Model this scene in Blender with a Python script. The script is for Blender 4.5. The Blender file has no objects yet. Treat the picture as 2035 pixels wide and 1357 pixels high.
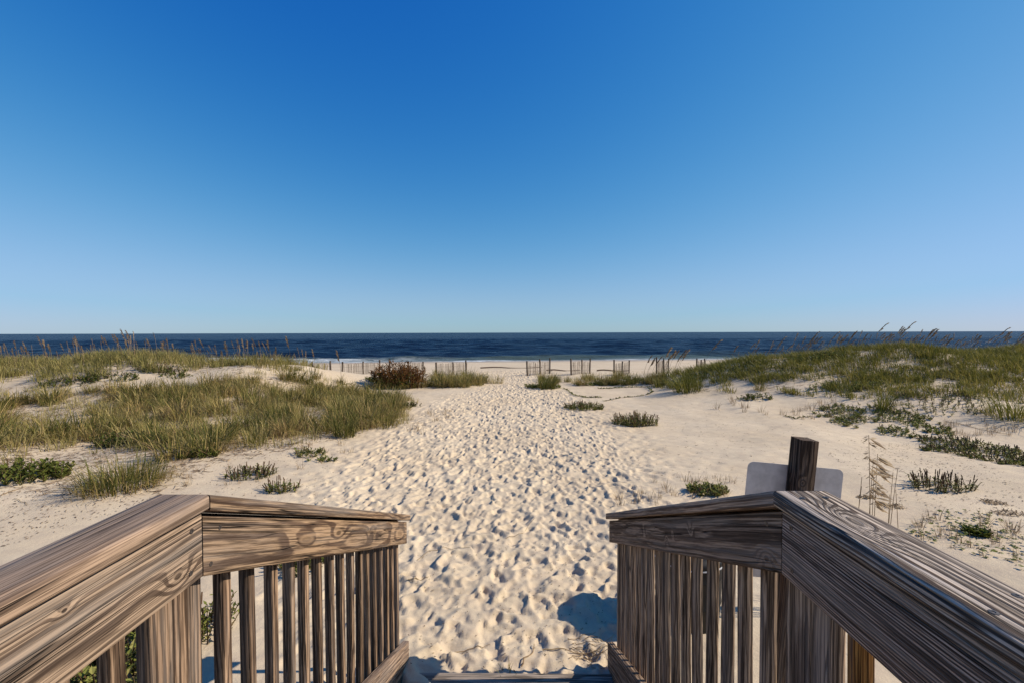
import bpy, bmesh, math, random
import numpy as np
from mathutils import Vector, Matrix, Euler

sc = bpy.context.scene
C = sc.collection
R_ = math.radians

# ------------------------------------------------------------------ camera
FPX = 850.0                       # focal length in pixels of the 2035 px wide photograph
cam_d = bpy.data.cameras.new('camera')
cam_d.sensor_width = 36.0
cam_d.lens = 36.0 * FPX / 2035.0
cam_d.clip_start = 0.02
cam_d.clip_end = 80000.0
cam = bpy.data.objects.new('camera', cam_d)
C.objects.link(cam)
cam.location = (0, 0, 2.45)
CAMR = Matrix.Rotation(R_(0.64), 3, 'Z') @ Matrix.Rotation(R_(90 - 1.17), 3, 'X') @ Matrix.Rotation(R_(-0.155), 3, 'Z')
cam.rotation_euler = CAMR.to_euler()
sc.camera = cam

# ------------------------------------------------------------------ sky, sun, exposure
SUN_EL, SUN_AZ = 35.8, 88.5       # azimuth clockwise from +Y (the view direction)
world = bpy.data.worlds.new('World')
sc.world = world
world.use_nodes = True
wn = world.node_tree
wn.nodes.clear()
w_out = wn.nodes.new('ShaderNodeOutputWorld')
w_bg = wn.nodes.new('ShaderNodeBackground')
w_sky = wn.nodes.new('ShaderNodeTexSky')
w_sky.sky_type = 'NISHITA'
w_sky.sun_disc = False
w_sky.sun_elevation = R_(SUN_EL)
w_sky.sun_rotation = R_(SUN_AZ)
w_sky.altitude = 0
w_sky.air_density = 1.0
w_sky.dust_density = 0.15
w_sky.ozone_density = 3.0
# film response of the sky, one tone curve per colour channel: exp(a ln(v)^2 + b ln(v) + c), straight above the knee
w_sep = wn.nodes.new('ShaderNodeSeparateColor')
w_com = wn.nodes.new('ShaderNodeCombineColor')
wn.links.new(w_sky.outputs[0], w_sep.inputs[0])
def w_m(op, a, b=0.0):
    nd = wn.nodes.new('ShaderNodeMath'); nd.operation = op
    for sock, v in ((nd.inputs[0], a), (nd.inputs[1], b)):
        if isinstance(v, float): sock.default_value = v
        else: wn.links.new(v, sock)
    return nd.outputs[0]
for ch, (a_, b_, c_, knee, slope) in enumerate(((-0.828, -1.279, -1.83, 0.44, 0.45), (-0.353, -0.109, -0.775, 0.75, 0.4), (0.0, 0.50, -0.20, 0.70, 0.35))):
    x_ = w_m('MULTIPLY', w_sep.outputs[ch], 0.075)
    l_ = w_m('LOGARITHM', w_m('MAXIMUM', w_m('MINIMUM', x_, knee), 0.004), math.e)
    e_ = w_m('EXPONENT', w_m('ADD', w_m('MULTIPLY', w_m('ADD', w_m('MULTIPLY', l_, a_), b_), l_), c_))
    o_ = w_m('ADD', e_, w_m('MULTIPLY', w_m('MAXIMUM', w_m('SUBTRACT', x_, knee), 0.0), slope))
    wn.links.new(w_m('MULTIPLY', o_, 1 / 0.075), w_com.inputs[ch])
w_bg.inputs['Strength'].default_value = 0.075
wn.links.new(w_com.outputs[0], w_bg.inputs['Color'])
wn.links.new(w_bg.outputs[0], w_out.inputs[0])

sun_d = bpy.data.lights.new('sun', 'SUN')
sun_d.energy = 5.0
sun_d.angle = R_(0.5)
sun_d.color = (1.0, 0.91, 0.77)
sun = bpy.data.objects.new('sun', sun_d)
C.objects.link(sun)
sdir = Vector((math.sin(R_(SUN_AZ)) * math.cos(R_(SUN_EL)), math.cos(R_(SUN_AZ)) * math.cos(R_(SUN_EL)), math.sin(R_(SUN_EL))))
sun.rotation_euler = sdir.to_track_quat('Z', 'Y').to_euler()
sun.location = (20, 0, 20)

vs = sc.view_settings
vs.view_transform = 'Standard'
vs.look = 'None'
vs.gamma = 1.0
vs.use_curve_mapping = False
vs.exposure = 0.35

# ------------------------------------------------------------------ helpers
def link(o, parent=None):
    C.objects.link(o)
    if parent is not None:
        o.parent = parent
    return o

def tag(o, label=None, cat=None, group=None, kind=None):
    if label: o['label'] = label
    if cat: o['category'] = cat
    if group: o['group'] = group
    if kind: o['kind'] = kind
    return o

def empty(name, loc=(0, 0, 0), rot=(0, 0, 0)):
    o = bpy.data.objects.new(name, None)
    o.empty_display_size = 0.1
    o.location = loc
    o.rotation_euler = rot
    C.objects.link(o)
    return o

def mesh(name, V, F, mat=None, smooth=False, attrs=None):
    me = bpy.data.meshes.new(name)
    me.from_pydata([tuple(v) for v in V], [], [tuple(int(i) for i in f) for f in F])
    if smooth:
        me.polygons.foreach_set('use_smooth', [True] * len(me.polygons))
    if attrs:
        for k, a in attrs.items():
            at = me.attributes.new(k, 'FLOAT', 'POINT')
            at.data.foreach_set('value', np.asarray(a, np.float32))
    if mat: me.materials.append(mat)
    me.update()
    return me

def obj(name, me, parent=None):
    return link(bpy.data.objects.new(name, me), parent)

def ss(t):
    t = np.clip(t, 0, 1)
    return t * t * (3 - 2 * t)

def vnoise(x, y, seed=0):
    x = np.asarray(x, float); y = np.asarray(y, float)
    xi = np.floor(x).astype(np.int64); yi = np.floor(y).astype(np.int64)
    fx = x - xi; fy = y - yi
    fx = fx * fx * fx * (fx * (fx * 6 - 15) + 10); fy = fy * fy * fy * (fy * (fy * 6 - 15) + 10)
    def h(a, b):
        n = (a * 374761393 + b * 668265263 + seed * 974634777) & 0xFFFFFFFF
        n = ((n ^ (n >> 13)) * 1274126177) & 0xFFFFFFFF
        n = n ^ (n >> 16)
        return (n & 0xFFFF) / 65535.0
    a = h(xi, yi); b = h(xi + 1, yi); c = h(xi, yi + 1); d = h(xi + 1, yi + 1)
    return (a * (1 - fx) + b * fx) * (1 - fy) + (c * (1 - fx) + d * fx) * fy

# ------------------------------------------------------------------ node helper
class NT:
    def __init__(s, name):
        s.mat = bpy.data.materials.new(name)
        s.mat.use_nodes = True
        s.t = s.mat.node_tree
        s.t.nodes.clear()
        s.out = s.t.nodes.new('ShaderNodeOutputMaterial')
    def n(s, typ, **kw):
        nd = s.t.nodes.new(typ)
        for k, v in kw.items(): setattr(nd, k, v)
        return nd
    def put(s, sock, v):
        if v is None: return
        if hasattr(v, 'is_linked') or isinstance(v, bpy.types.NodeSocket): s.t.links.new(v, sock)
        else: sock.default_value = v
    def m(s, op, a, b=None, c=None, clamp=False):
        nd = s.n('ShaderNodeMath', operation=op, use_clamp=clamp)
        s.put(nd.inputs[0], a); s.put(nd.inputs[1], b); s.put(nd.inputs[2], c)
        return nd.outputs[0]
    def v(s, op, a, b=None):
        nd = s.n('ShaderNodeVectorMath', operation=op)
        s.put(nd.inputs[0], a); s.put(nd.inputs[1], b)
        return nd.outputs[0]
    def noise(s, vec, scale, detail=2.0, rough=0.5, dist=0.0):
        nd = s.n('ShaderNodeTexNoise')
        s.put(nd.inputs['Vector'], vec)
        nd.inputs['Scale'].default_value = scale
        nd.inputs['Detail'].default_value = detail
        nd.inputs['Roughness'].default_value = rough
        nd.inputs['Distortion'].default_value = dist
        return nd.outputs[0]
    def mapr(s, v, a, b, c=0.0, d=1.0, smooth=True):
        nd = s.n('ShaderNodeMapRange', interpolation_type='SMOOTHSTEP' if smooth else 'LINEAR')
        s.put(nd.inputs[0], v)
        for i, q in enumerate((a, b, c, d)): s.put(nd.inputs[i + 1], q)
        return nd.outputs[0]
    def mix(s, f, a, b, mode='MIX'):
        nd = s.n('ShaderNodeMix', data_type='RGBA', blend_type=mode)
        s.put(nd.inputs[0], f)
        s.put(nd.inputs[6], a if not isinstance(a, tuple) else (*a[:3], 1))
        s.put(nd.inputs[7], b if not isinstance(b, tuple) else (*b[:3], 1))
        return nd.outputs[2]
    def ramp(s, v, stops):
        nd = s.n('ShaderNodeValToRGB')
        e = nd.color_ramp.elements
        while len(e) > 1: e.remove(e[-1])
        e[0].position = stops[0][0]; e[0].color = (*stops[0][1], 1)
        for p, c in stops[1:]:
            q = e.new(p); q.color = (*c, 1)
        s.put(nd.inputs[0], v)
        return nd.outputs[0]
    def bump(s, h, strength=0.5, dist=0.01, normal=None):
        nd = s.n('ShaderNodeBump')
        nd.inputs['Strength'].default_value = strength
        nd.inputs['Distance'].default_value = dist
        s.put(nd.inputs['Height'], h)
        if normal is not None: s.put(nd.inputs['Normal'], normal)
        return nd.outputs[0]
    def principled(s, col, rough=0.8, spec=0.3, normal=None, metal=0.0):
        p = s.n('ShaderNodeBsdfPrincipled')
        s.put(p.inputs['Base Color'], col if not isinstance(col, tuple) else (*col[:3], 1))
        s.put(p.inputs['Roughness'], rough)
        s.put(p.inputs['Metallic'], metal)
        s.put(p.inputs['Specular IOR Level'], spec)
        if normal is not None: s.put(p.inputs['Normal'], normal)
        return p
    def done(s, shader):
        s.t.links.new(shader.outputs[0] if hasattr(shader, 'outputs') else shader, s.out.inputs[0])
        return s.mat

# ------------------------------------------------------------------ weathered wood
def wood(name, light, dark, patch, knots=(), ring=0.011, y0=0.0, z0=0.07, wav=0.035, crack=0.9, seed=0.0, gray=0.35, contrast=1.0):
    """boards are built with local x along the grain, y across the wide face, z through the thickness"""
    t = NT(name)
    P = t.n('ShaderNodeTexCoord').outputs['Object']
    rnd = t.n('ShaderNodeObjectInfo').outputs['Random']
    off = t.m('MULTIPLY_ADD', rnd, 37.0, seed)
    comb = t.n('ShaderNodeCombineXYZ')
    t.put(comb.inputs[0], off); t.put(comb.inputs[1], t.m('MULTIPLY', off, 1.7)); t.put(comb.inputs[2], t.m('MULTIPLY', off, 0.6))
    Q = t.v('ADD', P, comb.outputs[0])
    sep = t.n('ShaderNodeSeparateXYZ'); t.put(sep.inputs[0], P)
    x, y, z = sep.outputs
    def sc_(v, a, b, c):
        return t.v('MULTIPLY', v, (a, b, c))
    n1 = t.noise(sc_(Q, 1.6, 5.0, 5.0), 1.0, 2.0, 0.5)
    n2 = t.noise(sc_(Q, 5.0, 30.0, 30.0), 1.0, 4.0, 0.62)
    yy = t.m('SUBTRACT', y, y0)
    yy = t.m('ADD', yy, t.m('MULTIPLY', t.m('SUBTRACT', rnd, 0.5), 0.05))
    zz = t.m('ADD', z, z0)
    r = t.m('SQRT', t.m('ADD', t.m('MULTIPLY', yy, yy), t.m('MULTIPLY', zz, zz)))
    r = t.m('ADD', r, t.m('MULTIPLY', t.m('SUBTRACT', n1, 0.5), wav * 2))
    r = t.m('ADD', r, t.m('MULTIPLY', t.m('SUBTRACT', n2, 0.5), 0.010))
    core = None; halo = None
    for (kx, ky, sx, sy, amp, dk) in knots:
        dx = t.m('DIVIDE', t.m('SUBTRACT', x, kx), sx)
        dy = t.m('DIVIDE', t.m('SUBTRACT', y, ky), sy)
        q = t.m('ADD', t.m('MULTIPLY', dx, dx), t.m('MULTIPLY', dy, dy))
        g = t.m('POWER', 2.718, t.m('MULTIPLY', q, -0.5))
        r = t.m('ADD', r, t.m('MULTIPLY', g, amp))
        cc = t.m('MULTIPLY', t.mapr(t.m('ADD', g, t.m('MULTIPLY', t.m('SUBTRACT', n2, 0.5), 0.12)), 0.90, 0.965), dk)
        core = cc if core is None else t.m('MAXIMUM', core, cc)
        hh = t.m('MULTIPLY', t.mapr(g, 0.72, 0.90), 0.55)
        halo = hh if halo is None else t.m('MAXIMUM', halo, hh)
    ph = t.m('MULTIPLY', r, 2 * math.pi / ring)
    s_ = t.m('MULTIPLY_ADD', t.m('SINE', ph), 0.5, 0.5)
    late = t.mapr(s_, 0.42, 0.86)
    fib = t.noise(sc_(Q, 4.5, 230.0, 230.0), 1.0, 3.0, 0.65)
    fib2 = t.noise(sc_(Q, 7.0, 420.0, 420.0), 1.0, 1.0, 0.5)
    big = t.noise(sc_(Q, 1.3, 6.0, 6.0), 1.0, 3.0, 0.6)
    strk = t.noise(sc_(Q, 1.6, 85.0, 85.0), 1.0, 4.0, 0.70)
    col = t.mix(t.m('MULTIPLY', late, 0.95 * contrast, clamp=True), light, dark)
    col = t.mix(t.m('MULTIPLY', t.mapr(big, 0.42, 0.68), gray), col, patch)
    col = t.mix(t.mapr(strk, 0.51, 0.585, 0.0, 0.75 * contrast), col, tuple(c * 0.45 for c in dark))
    col = t.mix(t.mapr(strk, 0.36, 0.45, 0.5, 0.0), col, tuple(min(1, c * 1.3) for c in light))
    col = t.mix(t.mapr(fib, 0.46, 0.62, 0.0, 0.65), col, tuple(c * 0.55 for c in dark))
    # drying cracks along the grain
    ck = t.noise(sc_(Q, 1.0, 55.0, 55.0), 1.0, 1.0, 0.4)
    ckm = t.mapr(t.m('ABSOLUTE', t.m('SUBTRACT', ck, 0.5)), 0.0, 0.022, 1.0, 0.0)
    ckm = t.m('MULTIPLY', ckm, t.mapr(t.noise(sc_(Q, 1.7, 14.0, 14.0), 1.0, 1.0), 0.42, 0.52))
    ckm = t.m('MULTIPLY', ckm, crack)
    col = t.mix(ckm, col, (0.012, 0.009, 0.007))
    if core is not None:
        col = t.mix(halo, col, tuple(c * 0.95 for c in light))
        col = t.mix(core, col, tuple(c * 0.5 for c in dark))
    gw = t.noise(sc_(Q, 0.9, 16.0, 16.0), 1.0, 4.0, 0.7)           # silvery weathering in long worn patches
    col = t.mix(t.mapr(gw, 0.46, 0.66, 0.0, 0.42), col, (0.235, 0.20, 0.172))
    tone = t.m('MULTIPLY_ADD', rnd, 0.45, 0.78)
    hsv = t.n('ShaderNodeHueSaturation'); t.put(hsv.inputs['Color'], col); t.put(hsv.inputs['Value'], tone)
    h = t.m('MULTIPLY_ADD', late, 0.55, t.m('MULTIPLY', fib, -0.55))
    h = t.m('ADD', h, t.m('MULTIPLY', fib2, -0.2))
    h = t.m('SUBTRACT', h, t.m('MULTIPLY', ckm, 2.2))
    nrm = t.bump(h, 1.0, 0.0024)
    return t.done(t.principled(hsv.outputs[0], 0.86, 0.10, nrm))

W_CAPL = wood('weathered_cap_wood', (0.36, 0.245, 0.165), (0.13, 0.082, 0.055), (0.17, 0.135, 0.115), ring=0.02, z0=0.03, wav=0.02, gray=0.75, seed=3.1, contrast=0.8)
W_FASL = wood('weathered_fascia_wood', (0.40, 0.28, 0.19), (0.10, 0.065, 0.045), (0.24, 0.18, 0.14), ring=0.014, z0=0.07, y0=-0.09, wav=0.022,
              knots=((2.62, -0.035, 0.030, 0.020, 0.030, 0.8), (2.36, 0.052, 0.014, 0.010, 0.014, 1.0), (1.9, -0.03, 0.02, 0.014, 0.02, 0.7)), gray=0.4, seed=1.3)
W_FASL2 = wood('knotty_fascia_wood', (0.36, 0.235, 0.14), (0.085, 0.05, 0.033), (0.20, 0.155, 0.125), ring=0.019, z0=0.06, y0=-0.02, wav=0.026,
               knots=((0.60, 0.0, 0.10, 0.026, 0.030, 0.35), (0.92, 0.018, 0.085, 0.024, 0.032, 0.75), (1.36, 0.016, 0.020, 0.024, 0.013, 0.8), (1.47, 0.010, 0.018, 0.026, 0.013, 0.8), (2.05, -0.005, 0.16, 0.04, 0.05, 0.3)), gray=0.45, seed=6.3)
W_CAPR = wood('grey_cap_wood', (0.56, 0.455, 0.36), (0.095, 0.066, 0.05), (0.30, 0.235, 0.185), ring=0.010, z0=0.05, y0=0.06, wav=0.018,
              knots=((2.52, 0.005, 0.055, 0.022, 0.055, 0.75), (0.9, -0.02, 0.03, 0.015, 0.02, 0.7)), gray=0.3, seed=9.2, contrast=1.1)
W_FASR = wood('dark_grey_fascia_wood', (0.45, 0.33, 0.255), (0.075, 0.050, 0.038), (0.25, 0.185, 0.15), ring=0.0065, z0=0.06, y0=0.16, wav=0.010, gray=0.4, seed=4.4, contrast=1.1)
W_FASR2 = wood('brown_fascia_wood', (0.42, 0.29, 0.195), (0.12, 0.075, 0.05), (0.27, 0.19, 0.135), ring=0.014, z0=0.09, wav=0.02,
               knots=((0.62, 0.028, 0.016, 0.016, 0.02, 1.0), (0.93, -0.024, 0.014, 0.014, 0.02, 1.0), (0.84, 0.004, 0.012, 0.010, 0.012, 1.0), (1.3, 0.01, 0.014, 0.016, 0.016, 0.8), (0.09, -0.042, 0.03, 0.02, 0.03, 0.8)), gray=0.5, seed=2.2)
W_PICK = wood('picket_wood', (0.33, 0.215, 0.135), (0.075, 0.045, 0.028), (0.17, 0.115, 0.085), ring=0.012, z0=0.05, wav=0.025, gray=0.4, seed=8.0)
W_PICKR = wood('grey_picket_wood', (0.50, 0.35, 0.23), (0.09, 0.058, 0.038), (0.28, 0.20, 0.145), ring=0.012, z0=0.05, wav=0.025, gray=0.45, seed=12.0)
W_ORANGE = wood('orange_picket_wood', (0.42, 0.20, 0.055), (0.13, 0.05, 0.014), (0.30, 0.14, 0.04), ring=0.012, z0=0.05, wav=0.02, gray=0.3, seed=5.0)
W_TREAD = wood('tread_wood', (0.43, 0.345, 0.27), (0.19, 0.15, 0.115), (0.24, 0.19, 0.15), ring=0.014, z0=0.08, wav=0.02, seed=15.0)
W_POST = wood('sign_post_wood', (0.20, 0.135, 0.09), (0.045, 0.028, 0.019), (0.12, 0.085, 0.062), ring=0.012, z0=0.03, wav=0.02, crack=1.0,
              knots=((1.80, 0.02, 0.02, 0.014, 0.02, 1.0),), gray=0.5, seed=18.0)
W_FENCE = wood('sand_fence_wood', (0.30, 0.245, 0.195), (0.10, 0.075, 0.055), (0.22, 0.18, 0.145), seed=21.0)
W_FPOST = wood('fence_post_wood', (0.11, 0.078, 0.055), (0.04, 0.027, 0.02), (0.08, 0.06, 0.045), seed=23.0)

def simple(name, col, rough=0.6, spec=0.4, metal=0.0, bump=None):
    t = NT(name)
    P = t.n('ShaderNodeTexCoord').outputs['Object']
    n = t.noise(P, 14.0, 4.0, 0.6)
    c = t.mix(t.mapr(n, 0.3, 0.7), tuple(q * 0.82 for q in col), tuple(min(1, q * 1.12) for q in col))
    nrm = t.bump(t.noise(P, 90.0, 2.0), bump, 0.002) if bump else None
    return t.done(t.principled(c, t.mapr(n, 0.2, 0.8, max(0.05, rough - 0.12), min(1, rough + 0.12)), spec, nrm, metal))

M_SCREW = simple('rusty_screw_metal', (0.12, 0.10, 0.09), 0.5, 0.5, 0.8)
M_ALU = simple('sign_back_metal', (0.56, 0.515, 0.47), 0.6, 0.3, 0.05)
M_BLACK = simple('black_plastic', (0.008, 0.008, 0.009), 0.5, 0.2, 0.0, 0.2)
M_WIRE = simple('fence_wire_metal', (0.09, 0.075, 0.06), 0.6, 0.4, 0.6)

# ------------------------------------------------------------------ terrain shape
SEA_Z = -1.6
def shore(X): return 61.5 + 0.11 * X
YS = np.array([-400, 14, 18, 22, 27, 34, 45, 61.5, 75, 150, 500.0])
ZS = np.array([0.0, 0.0, -0.03, -0.11, -0.26, -0.52, -0.98, -1.6, -2.3, -5.5, -12.0])

def ground(X, Y):
    X = np.asarray(X, float); Y = np.asarray(Y, float)
    k = ss((Y - 26) / 20.0)
    z = np.interp(Y - k * np.clip(0.11 * X, -14, 14), YS, ZS)
    # left dune ridge
    cy = 18.0 + 0.8 * np.sin(X * 0.23)
    left = ss((-X - 6.8) / 5.0) * (1.26 + 0.16 * np.sin(X * 0.7 + 1.0))
    wid = np.where(Y < cy, 3.5, 4.2)
    z = z + left * np.exp(-((Y - cy) / wid) ** 2)
    # low bare bank between the ridge and the path
    z = z + 0.42 * np.exp(-((X + 8.6) / 3.2) ** 2 - ((Y - 21.0) / 2.6) ** 2)
    # right dune
    A = 1.62 * ss((X - 4.5) / 9.0) + 0.12 * np.sin(X * 0.8 + 0.6) * ss((X - 9) / 3.0)
    cyr = 19.2 + 0.5 * np.sin(X * 0.3)
    wr = np.where(Y < cyr, 5.4, 5.0)
    z = z + A * np.exp(-((Y - cyr) / wr) ** 2)
    # strips of grass by the fence sit on small hummocks
    z = z + 0.10 * np.exp(-((X + 3.2) / 2.2) ** 2 - ((Y - 20.5) / 1.8) ** 2)
    z = z + 0.08 * np.exp(-((X - 4.2) / 2.6) ** 2 - ((Y - 21.5) / 1.8) ** 2)
    # undulation
    veg = ss((np.abs(X + 0.2) - 2.0) / 3.0)
    und = (vnoise(X / 3.1, Y / 3.1, 1) - 0.5) * 0.22 + (vnoise(X / 1.2, Y / 1.2, 2) - 0.5) * 0.07
    fade = 1 - ss((Y - 24) / 8.0)
    near = ss((np.hypot(X, Y - 1.0) - 2.2) / 3.0)
    z = z + und * (0.25 + 0.75 * veg) * near * (0.25 + 0.75 * fade)
    # wind ripples and faint hollows on open sand
    z = z + (vnoise(X / 0.45, Y / 0.45, 5) - 0.5) * 0.018 * near
    # a little drift against the lowest step
    z = z + 0.065 * np.exp(-((X + 0.72) / 0.16) ** 2 - ((Y - 2.92) / 0.22) ** 2)
    return z

def gz(x, y): return float(ground(x, y))

def ray(px, py):
    return CAMR @ Vector(((px - 1017.5) / FPX, -(py - 678.5) / FPX, -1.0))

def at(px, py, dmax=60.0):
    """where the line of sight through a photo pixel meets the sand"""
    d = ray(px, py)
    ts = np.arange(2.0, dmax, 0.04) / abs(d.y)
    X = d.x * ts; Y = d.y * ts; Z = 2.45 + d.z * ts
    hit = np.nonzero(Z < ground(X, Y))[0]
    i = hit[0] if len(hit) else len(ts) - 1
    return Vector((X[i], Y[i], gz(X[i], Y[i])))

def grow(a, b, s0, rate, smax):
    out = [a]; s = s0; sgn = 1 if b > a else -1
    while abs(out[-1] - a) < abs(b - a):
        out.append(out[-1] + sgn * s); s = min(s * rate, smax)
    out[-1] = b
    return out

def tensor_mesh(name, xs, ys, Z, mat):
    nx, ny = len(xs), len(ys)
    XX, YY = np.meshgrid(xs, ys)
    V = np.empty((nx * ny, 3), np.float32)
    V[:, 0] = XX.ravel(); V[:, 1] = YY.ravel(); V[:, 2] = Z.ravel()
    i = (np.arange(ny - 1)[:, None] * nx + np.arange(nx - 1)[None, :]).ravel()
    F = np.stack([i, i + 1, i + 1 + nx, i + nx], 1).astype(np.int32)
    me = bpy.data.meshes.new(name)
    me.vertices.add(nx * ny); me.vertices.foreach_set('co', V.ravel())
    me.loops.add(F.size); me.loops.foreach_set('vertex_index', F.ravel())
    me.polygons.add(len(F)); me.polygons.foreach_set('loop_start', np.arange(0, F.size, 4, dtype=np.int32))
    me.update(calc_edges=True)
    me.polygons.foreach_set('use_smooth', np.ones(len(F), bool))
    me.materials.append(mat)
    return me

# ------------------------------------------------------------------ sand
def sand_material():
    t = NT('pale_dune_sand')
    P = t.n('ShaderNodeNewGeometry').outputs['Position']
    big = t.noise(P, 0.55, 4.0, 0.55)
    mid = t.noise(P, 5.0, 4.0, 0.6)
    fine = t.noise(P, 160.0, 2.0, 0.7)
    grain = t.noise(P, 700.0, 1.0, 0.5)
    c = t.mix(t.mapr(big, 0.3, 0.7), (0.545, 0.432, 0.288), (0.615, 0.500, 0.346))
    c = t.mix(t.mapr(mid, 0.35, 0.7, 0.0, 0.35), c, (0.40, 0.305, 0.23))
    c = t.mix(t.mapr(fine, 0.3, 0.75, 0.0, 0.32), c, (0.34, 0.26, 0.195))
    c = t.mix(t.mapr(grain, 0.62, 0.72, 0.0, 0.5), c, (0.19, 0.14, 0.105))
    # wet sand close to the water
    sep = t.n('ShaderNodeSeparateXYZ'); t.put(sep.inputs[0], P)
    wet = t.mapr(t.m('ADD', sep.outputs[2], t.m('MULTIPLY', t.m('SUBTRACT', big, 0.5), 0.25)), SEA_Z + 0.05, SEA_Z + 0.34, 1.0, 0.0)
    c = t.mix(t.m('MULTIPLY', wet, 0.6), c, (0.27, 0.21, 0.16))
    h = t.m('ADD', t.m('MULTIPLY', mid, 0.6), t.m('MULTIPLY', fine, 0.16))
    h = t.m('ADD', h, t.m('MULTIPLY', grain, 0.05))
    h = t.m('ADD', h, t.m('MULTIPLY', t.noise(P, 26.0, 3.0, 0.6), 0.35))
    nrm = t.bump(h, 0.75, 0.018)
    return t.done(t.principled(c, t.mapr(wet, 0.0, 1.0, 0.92, 0.5), 0.15, nrm))

M_SAND = sand_material()
rng = np.random.default_rng(11)

xs = list(np.arange(-2.9, 1.9, 0.019))
xl = grow(xs[0], -26, 0.019, 1.045, 0.13)[1:]
xr = grow(xs[-1], 26, 0.019, 1.045, 0.13)[1:]
xl2 = grow(xl[-1], -3000, 0.2, 1.22, 300)[1:]
xr2 = grow(xr[-1], 3000, 0.2, 1.22, 300)[1:]
xs = np.array(list(reversed(xl + xl2)) + xs + xr + xr2)
ya = list(reversed(grow(2.4, -300, 0.06, 1.12, 40)[1:]))
yb = list(np.arange(2.4, 5.2, 0.018))
yc = grow(yb[-1], 30, 0.018, 1.0047, 0.13)[1:]
yd = grow(yc[-1], 130, 0.14, 1.012, 3.0)[1:]
ys = np.array(ya + yb + yc + yd)
XX, YY = np.meshgrid(xs, ys)
H = ground(XX, YY)

def path_half(y):
    c = np.interp(y, [2, 4, 6.1, 8.7, 12.3, 17.5, 21, 26, 45], [-.1, -.25, -.40, -.50, 0.1, 0.0, 0.0, 0.0, 0.5])
    w = np.interp(y, [2, 3.2, 4.5, 6.1, 8.7, 12.3, 17.5, 21, 26, 45], [1.0, 1.25, 1.9, 2.3, 3.1, 2.9, 1.9, 0.85, 1.2, 9])
    return c, w

def stamp(x, y, ang, a, b, depth, rim, tilt):
    rr = max(a, b) * 2.1
    i0, i1 = np.searchsorted(xs, [x - rr, x + rr]); j0, j1 = np.searchsorted(ys, [y - rr, y + rr])
    if i1 - i0 < 3 or j1 - j0 < 3: return
    dx = XX[j0:j1, i0:i1] - x; dy = YY[j0:j1, i0:i1] - y
    u = (dx * math.cos(ang) + dy * math.sin(ang)) / a
    v = (-dx * math.sin(ang) + dy * math.cos(ang)) / b
    v = v / (1 - 0.20 * np.exp(-((u + 0.12) / 0.3) ** 2))      # waist of the sole
    wob = 1 + 0.13 * np.sin(3 * np.arctan2(v, u) + x * 9) + 0.07 * np.sin(5 * np.arctan2(v, u) + y * 7)
    q = np.sqrt(u * u + v * v) * wob
    Hs = H[j0:j1, i0:i1]
    G = ground(dx + x, dy + y)
    base = 0.30 * Hs.mean() + 0.70 * G
    floor = base - depth * (0.75 + 0.25 * q) + tilt * u * depth + 0.004 * np.sin(u * 7 + v * 3)
    w = 1 - ss((q - 0.82) / 0.27)
    ring = np.exp(-((q - 1.22) / 0.24) ** 2) * rim * (0.5 + 0.5 * np.cos(np.arctan2(v, u) + tilt * 3))
    H[j0:j1, i0:i1] = Hs * (1 - w) + floor * w + ring

prints = []
for k in range(13500):
    y = rng.uniform(2.6, 34.0); x = rng.uniform(-6, 5)
    c, w = path_half(y)
    e = abs(x - c) / w
    if rng.random() > (1 - ss((e - 0.70) / 0.75)): continue
    prints.append((x, y))
prints = [p for p in prints if not (p[0] > 1.05 and p[1] < 4.6)]
for (x, y) in prints:
    c, w = path_half(y)
    edge = max(0.0, abs(x - c) / w)
    k = 1.0 - 0.45 * ss((edge - 0.8) / 0.6)
    a = rng.uniform(0.10, 0.165) * (0.55 if rng.random() < 0.25 else 1.0); b = a * rng.uniform(0.45, 0.78)
    ang = math.pi / 2 + rng.normal(0, 0.6)
    stamp(x, y, ang, a, b, rng.uniform(0.014, 0.036) * k, rng.uniform(0.008, 0.017) * k, rng.normal(0, 0.55))
# lone tracks across the open sand on the right and left
for (pts, n) in ((((1190, 880), (1330, 870), (1500, 950), (1560, 905)), 26), (((1235, 930), (1350, 905), (1480, 945)), 16), (((1250, 800), (1390, 812), (1530, 872), (1610, 905)), 26),
                 (((1350, 760), (1390, 795), (1470, 830), (1560, 850)), 22), (((680, 985), (610, 1000), (560, 1010)), 8)):
    W = [at(*p) for p in pts]
    for i in range(n):
        f = i / (n - 1) * (len(W) - 1); j = min(int(f), len(W) - 2); f -= j
        p = W[j].lerp(W[j + 1], f); d = W[j + 1] - W[j]
        an = math.atan2(d.y, d.x)
        s = 0.11 if i % 2 else -0.11
        stamp(p.x - math.sin(an) * s, p.y + math.cos(an) * s, an + rng.normal(0, .2), 0.14, 0.06, rng.uniform(.016, .03), rng.uniform(.004, .012), rng.normal(0, .4))
for k in range(420):
    p = (rng.uniform(1.5, 9), rng.uniform(7.0, 16))
    stamp(p[0], p[1], rng.uniform(0, 3.1), 0.13, 0.07, rng.uniform(.006, .02), rng.uniform(.002, .008), rng.normal(0, .4))
D = H - ground(XX, YY)
D = np.where(D > 0, 0.045 * np.tanh(D / 0.045), -0.09 * np.tanh(-D / 0.09))
for q in range(1):
    D[1:-1, 1:-1] = 0.7 * D[1:-1, 1:-1] + 0.075 * (D[2:, 1:-1] + D[:-2, 1:-1] + D[1:-1, 2:] + D[1:-1, :-2])
H = ground(XX, YY) + D
H += (vnoise(XX / 0.075, YY / 0.075, 7) - 0.5) * 0.007 * (YY < 14)
c_, w_ = path_half(ys)
E = np.abs(XX - c_[:, None]) / w_[:, None]
TR = (1 - ss((E - 0.65) / 0.7)) * (YY > 2.45) * (YY < 34)
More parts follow.
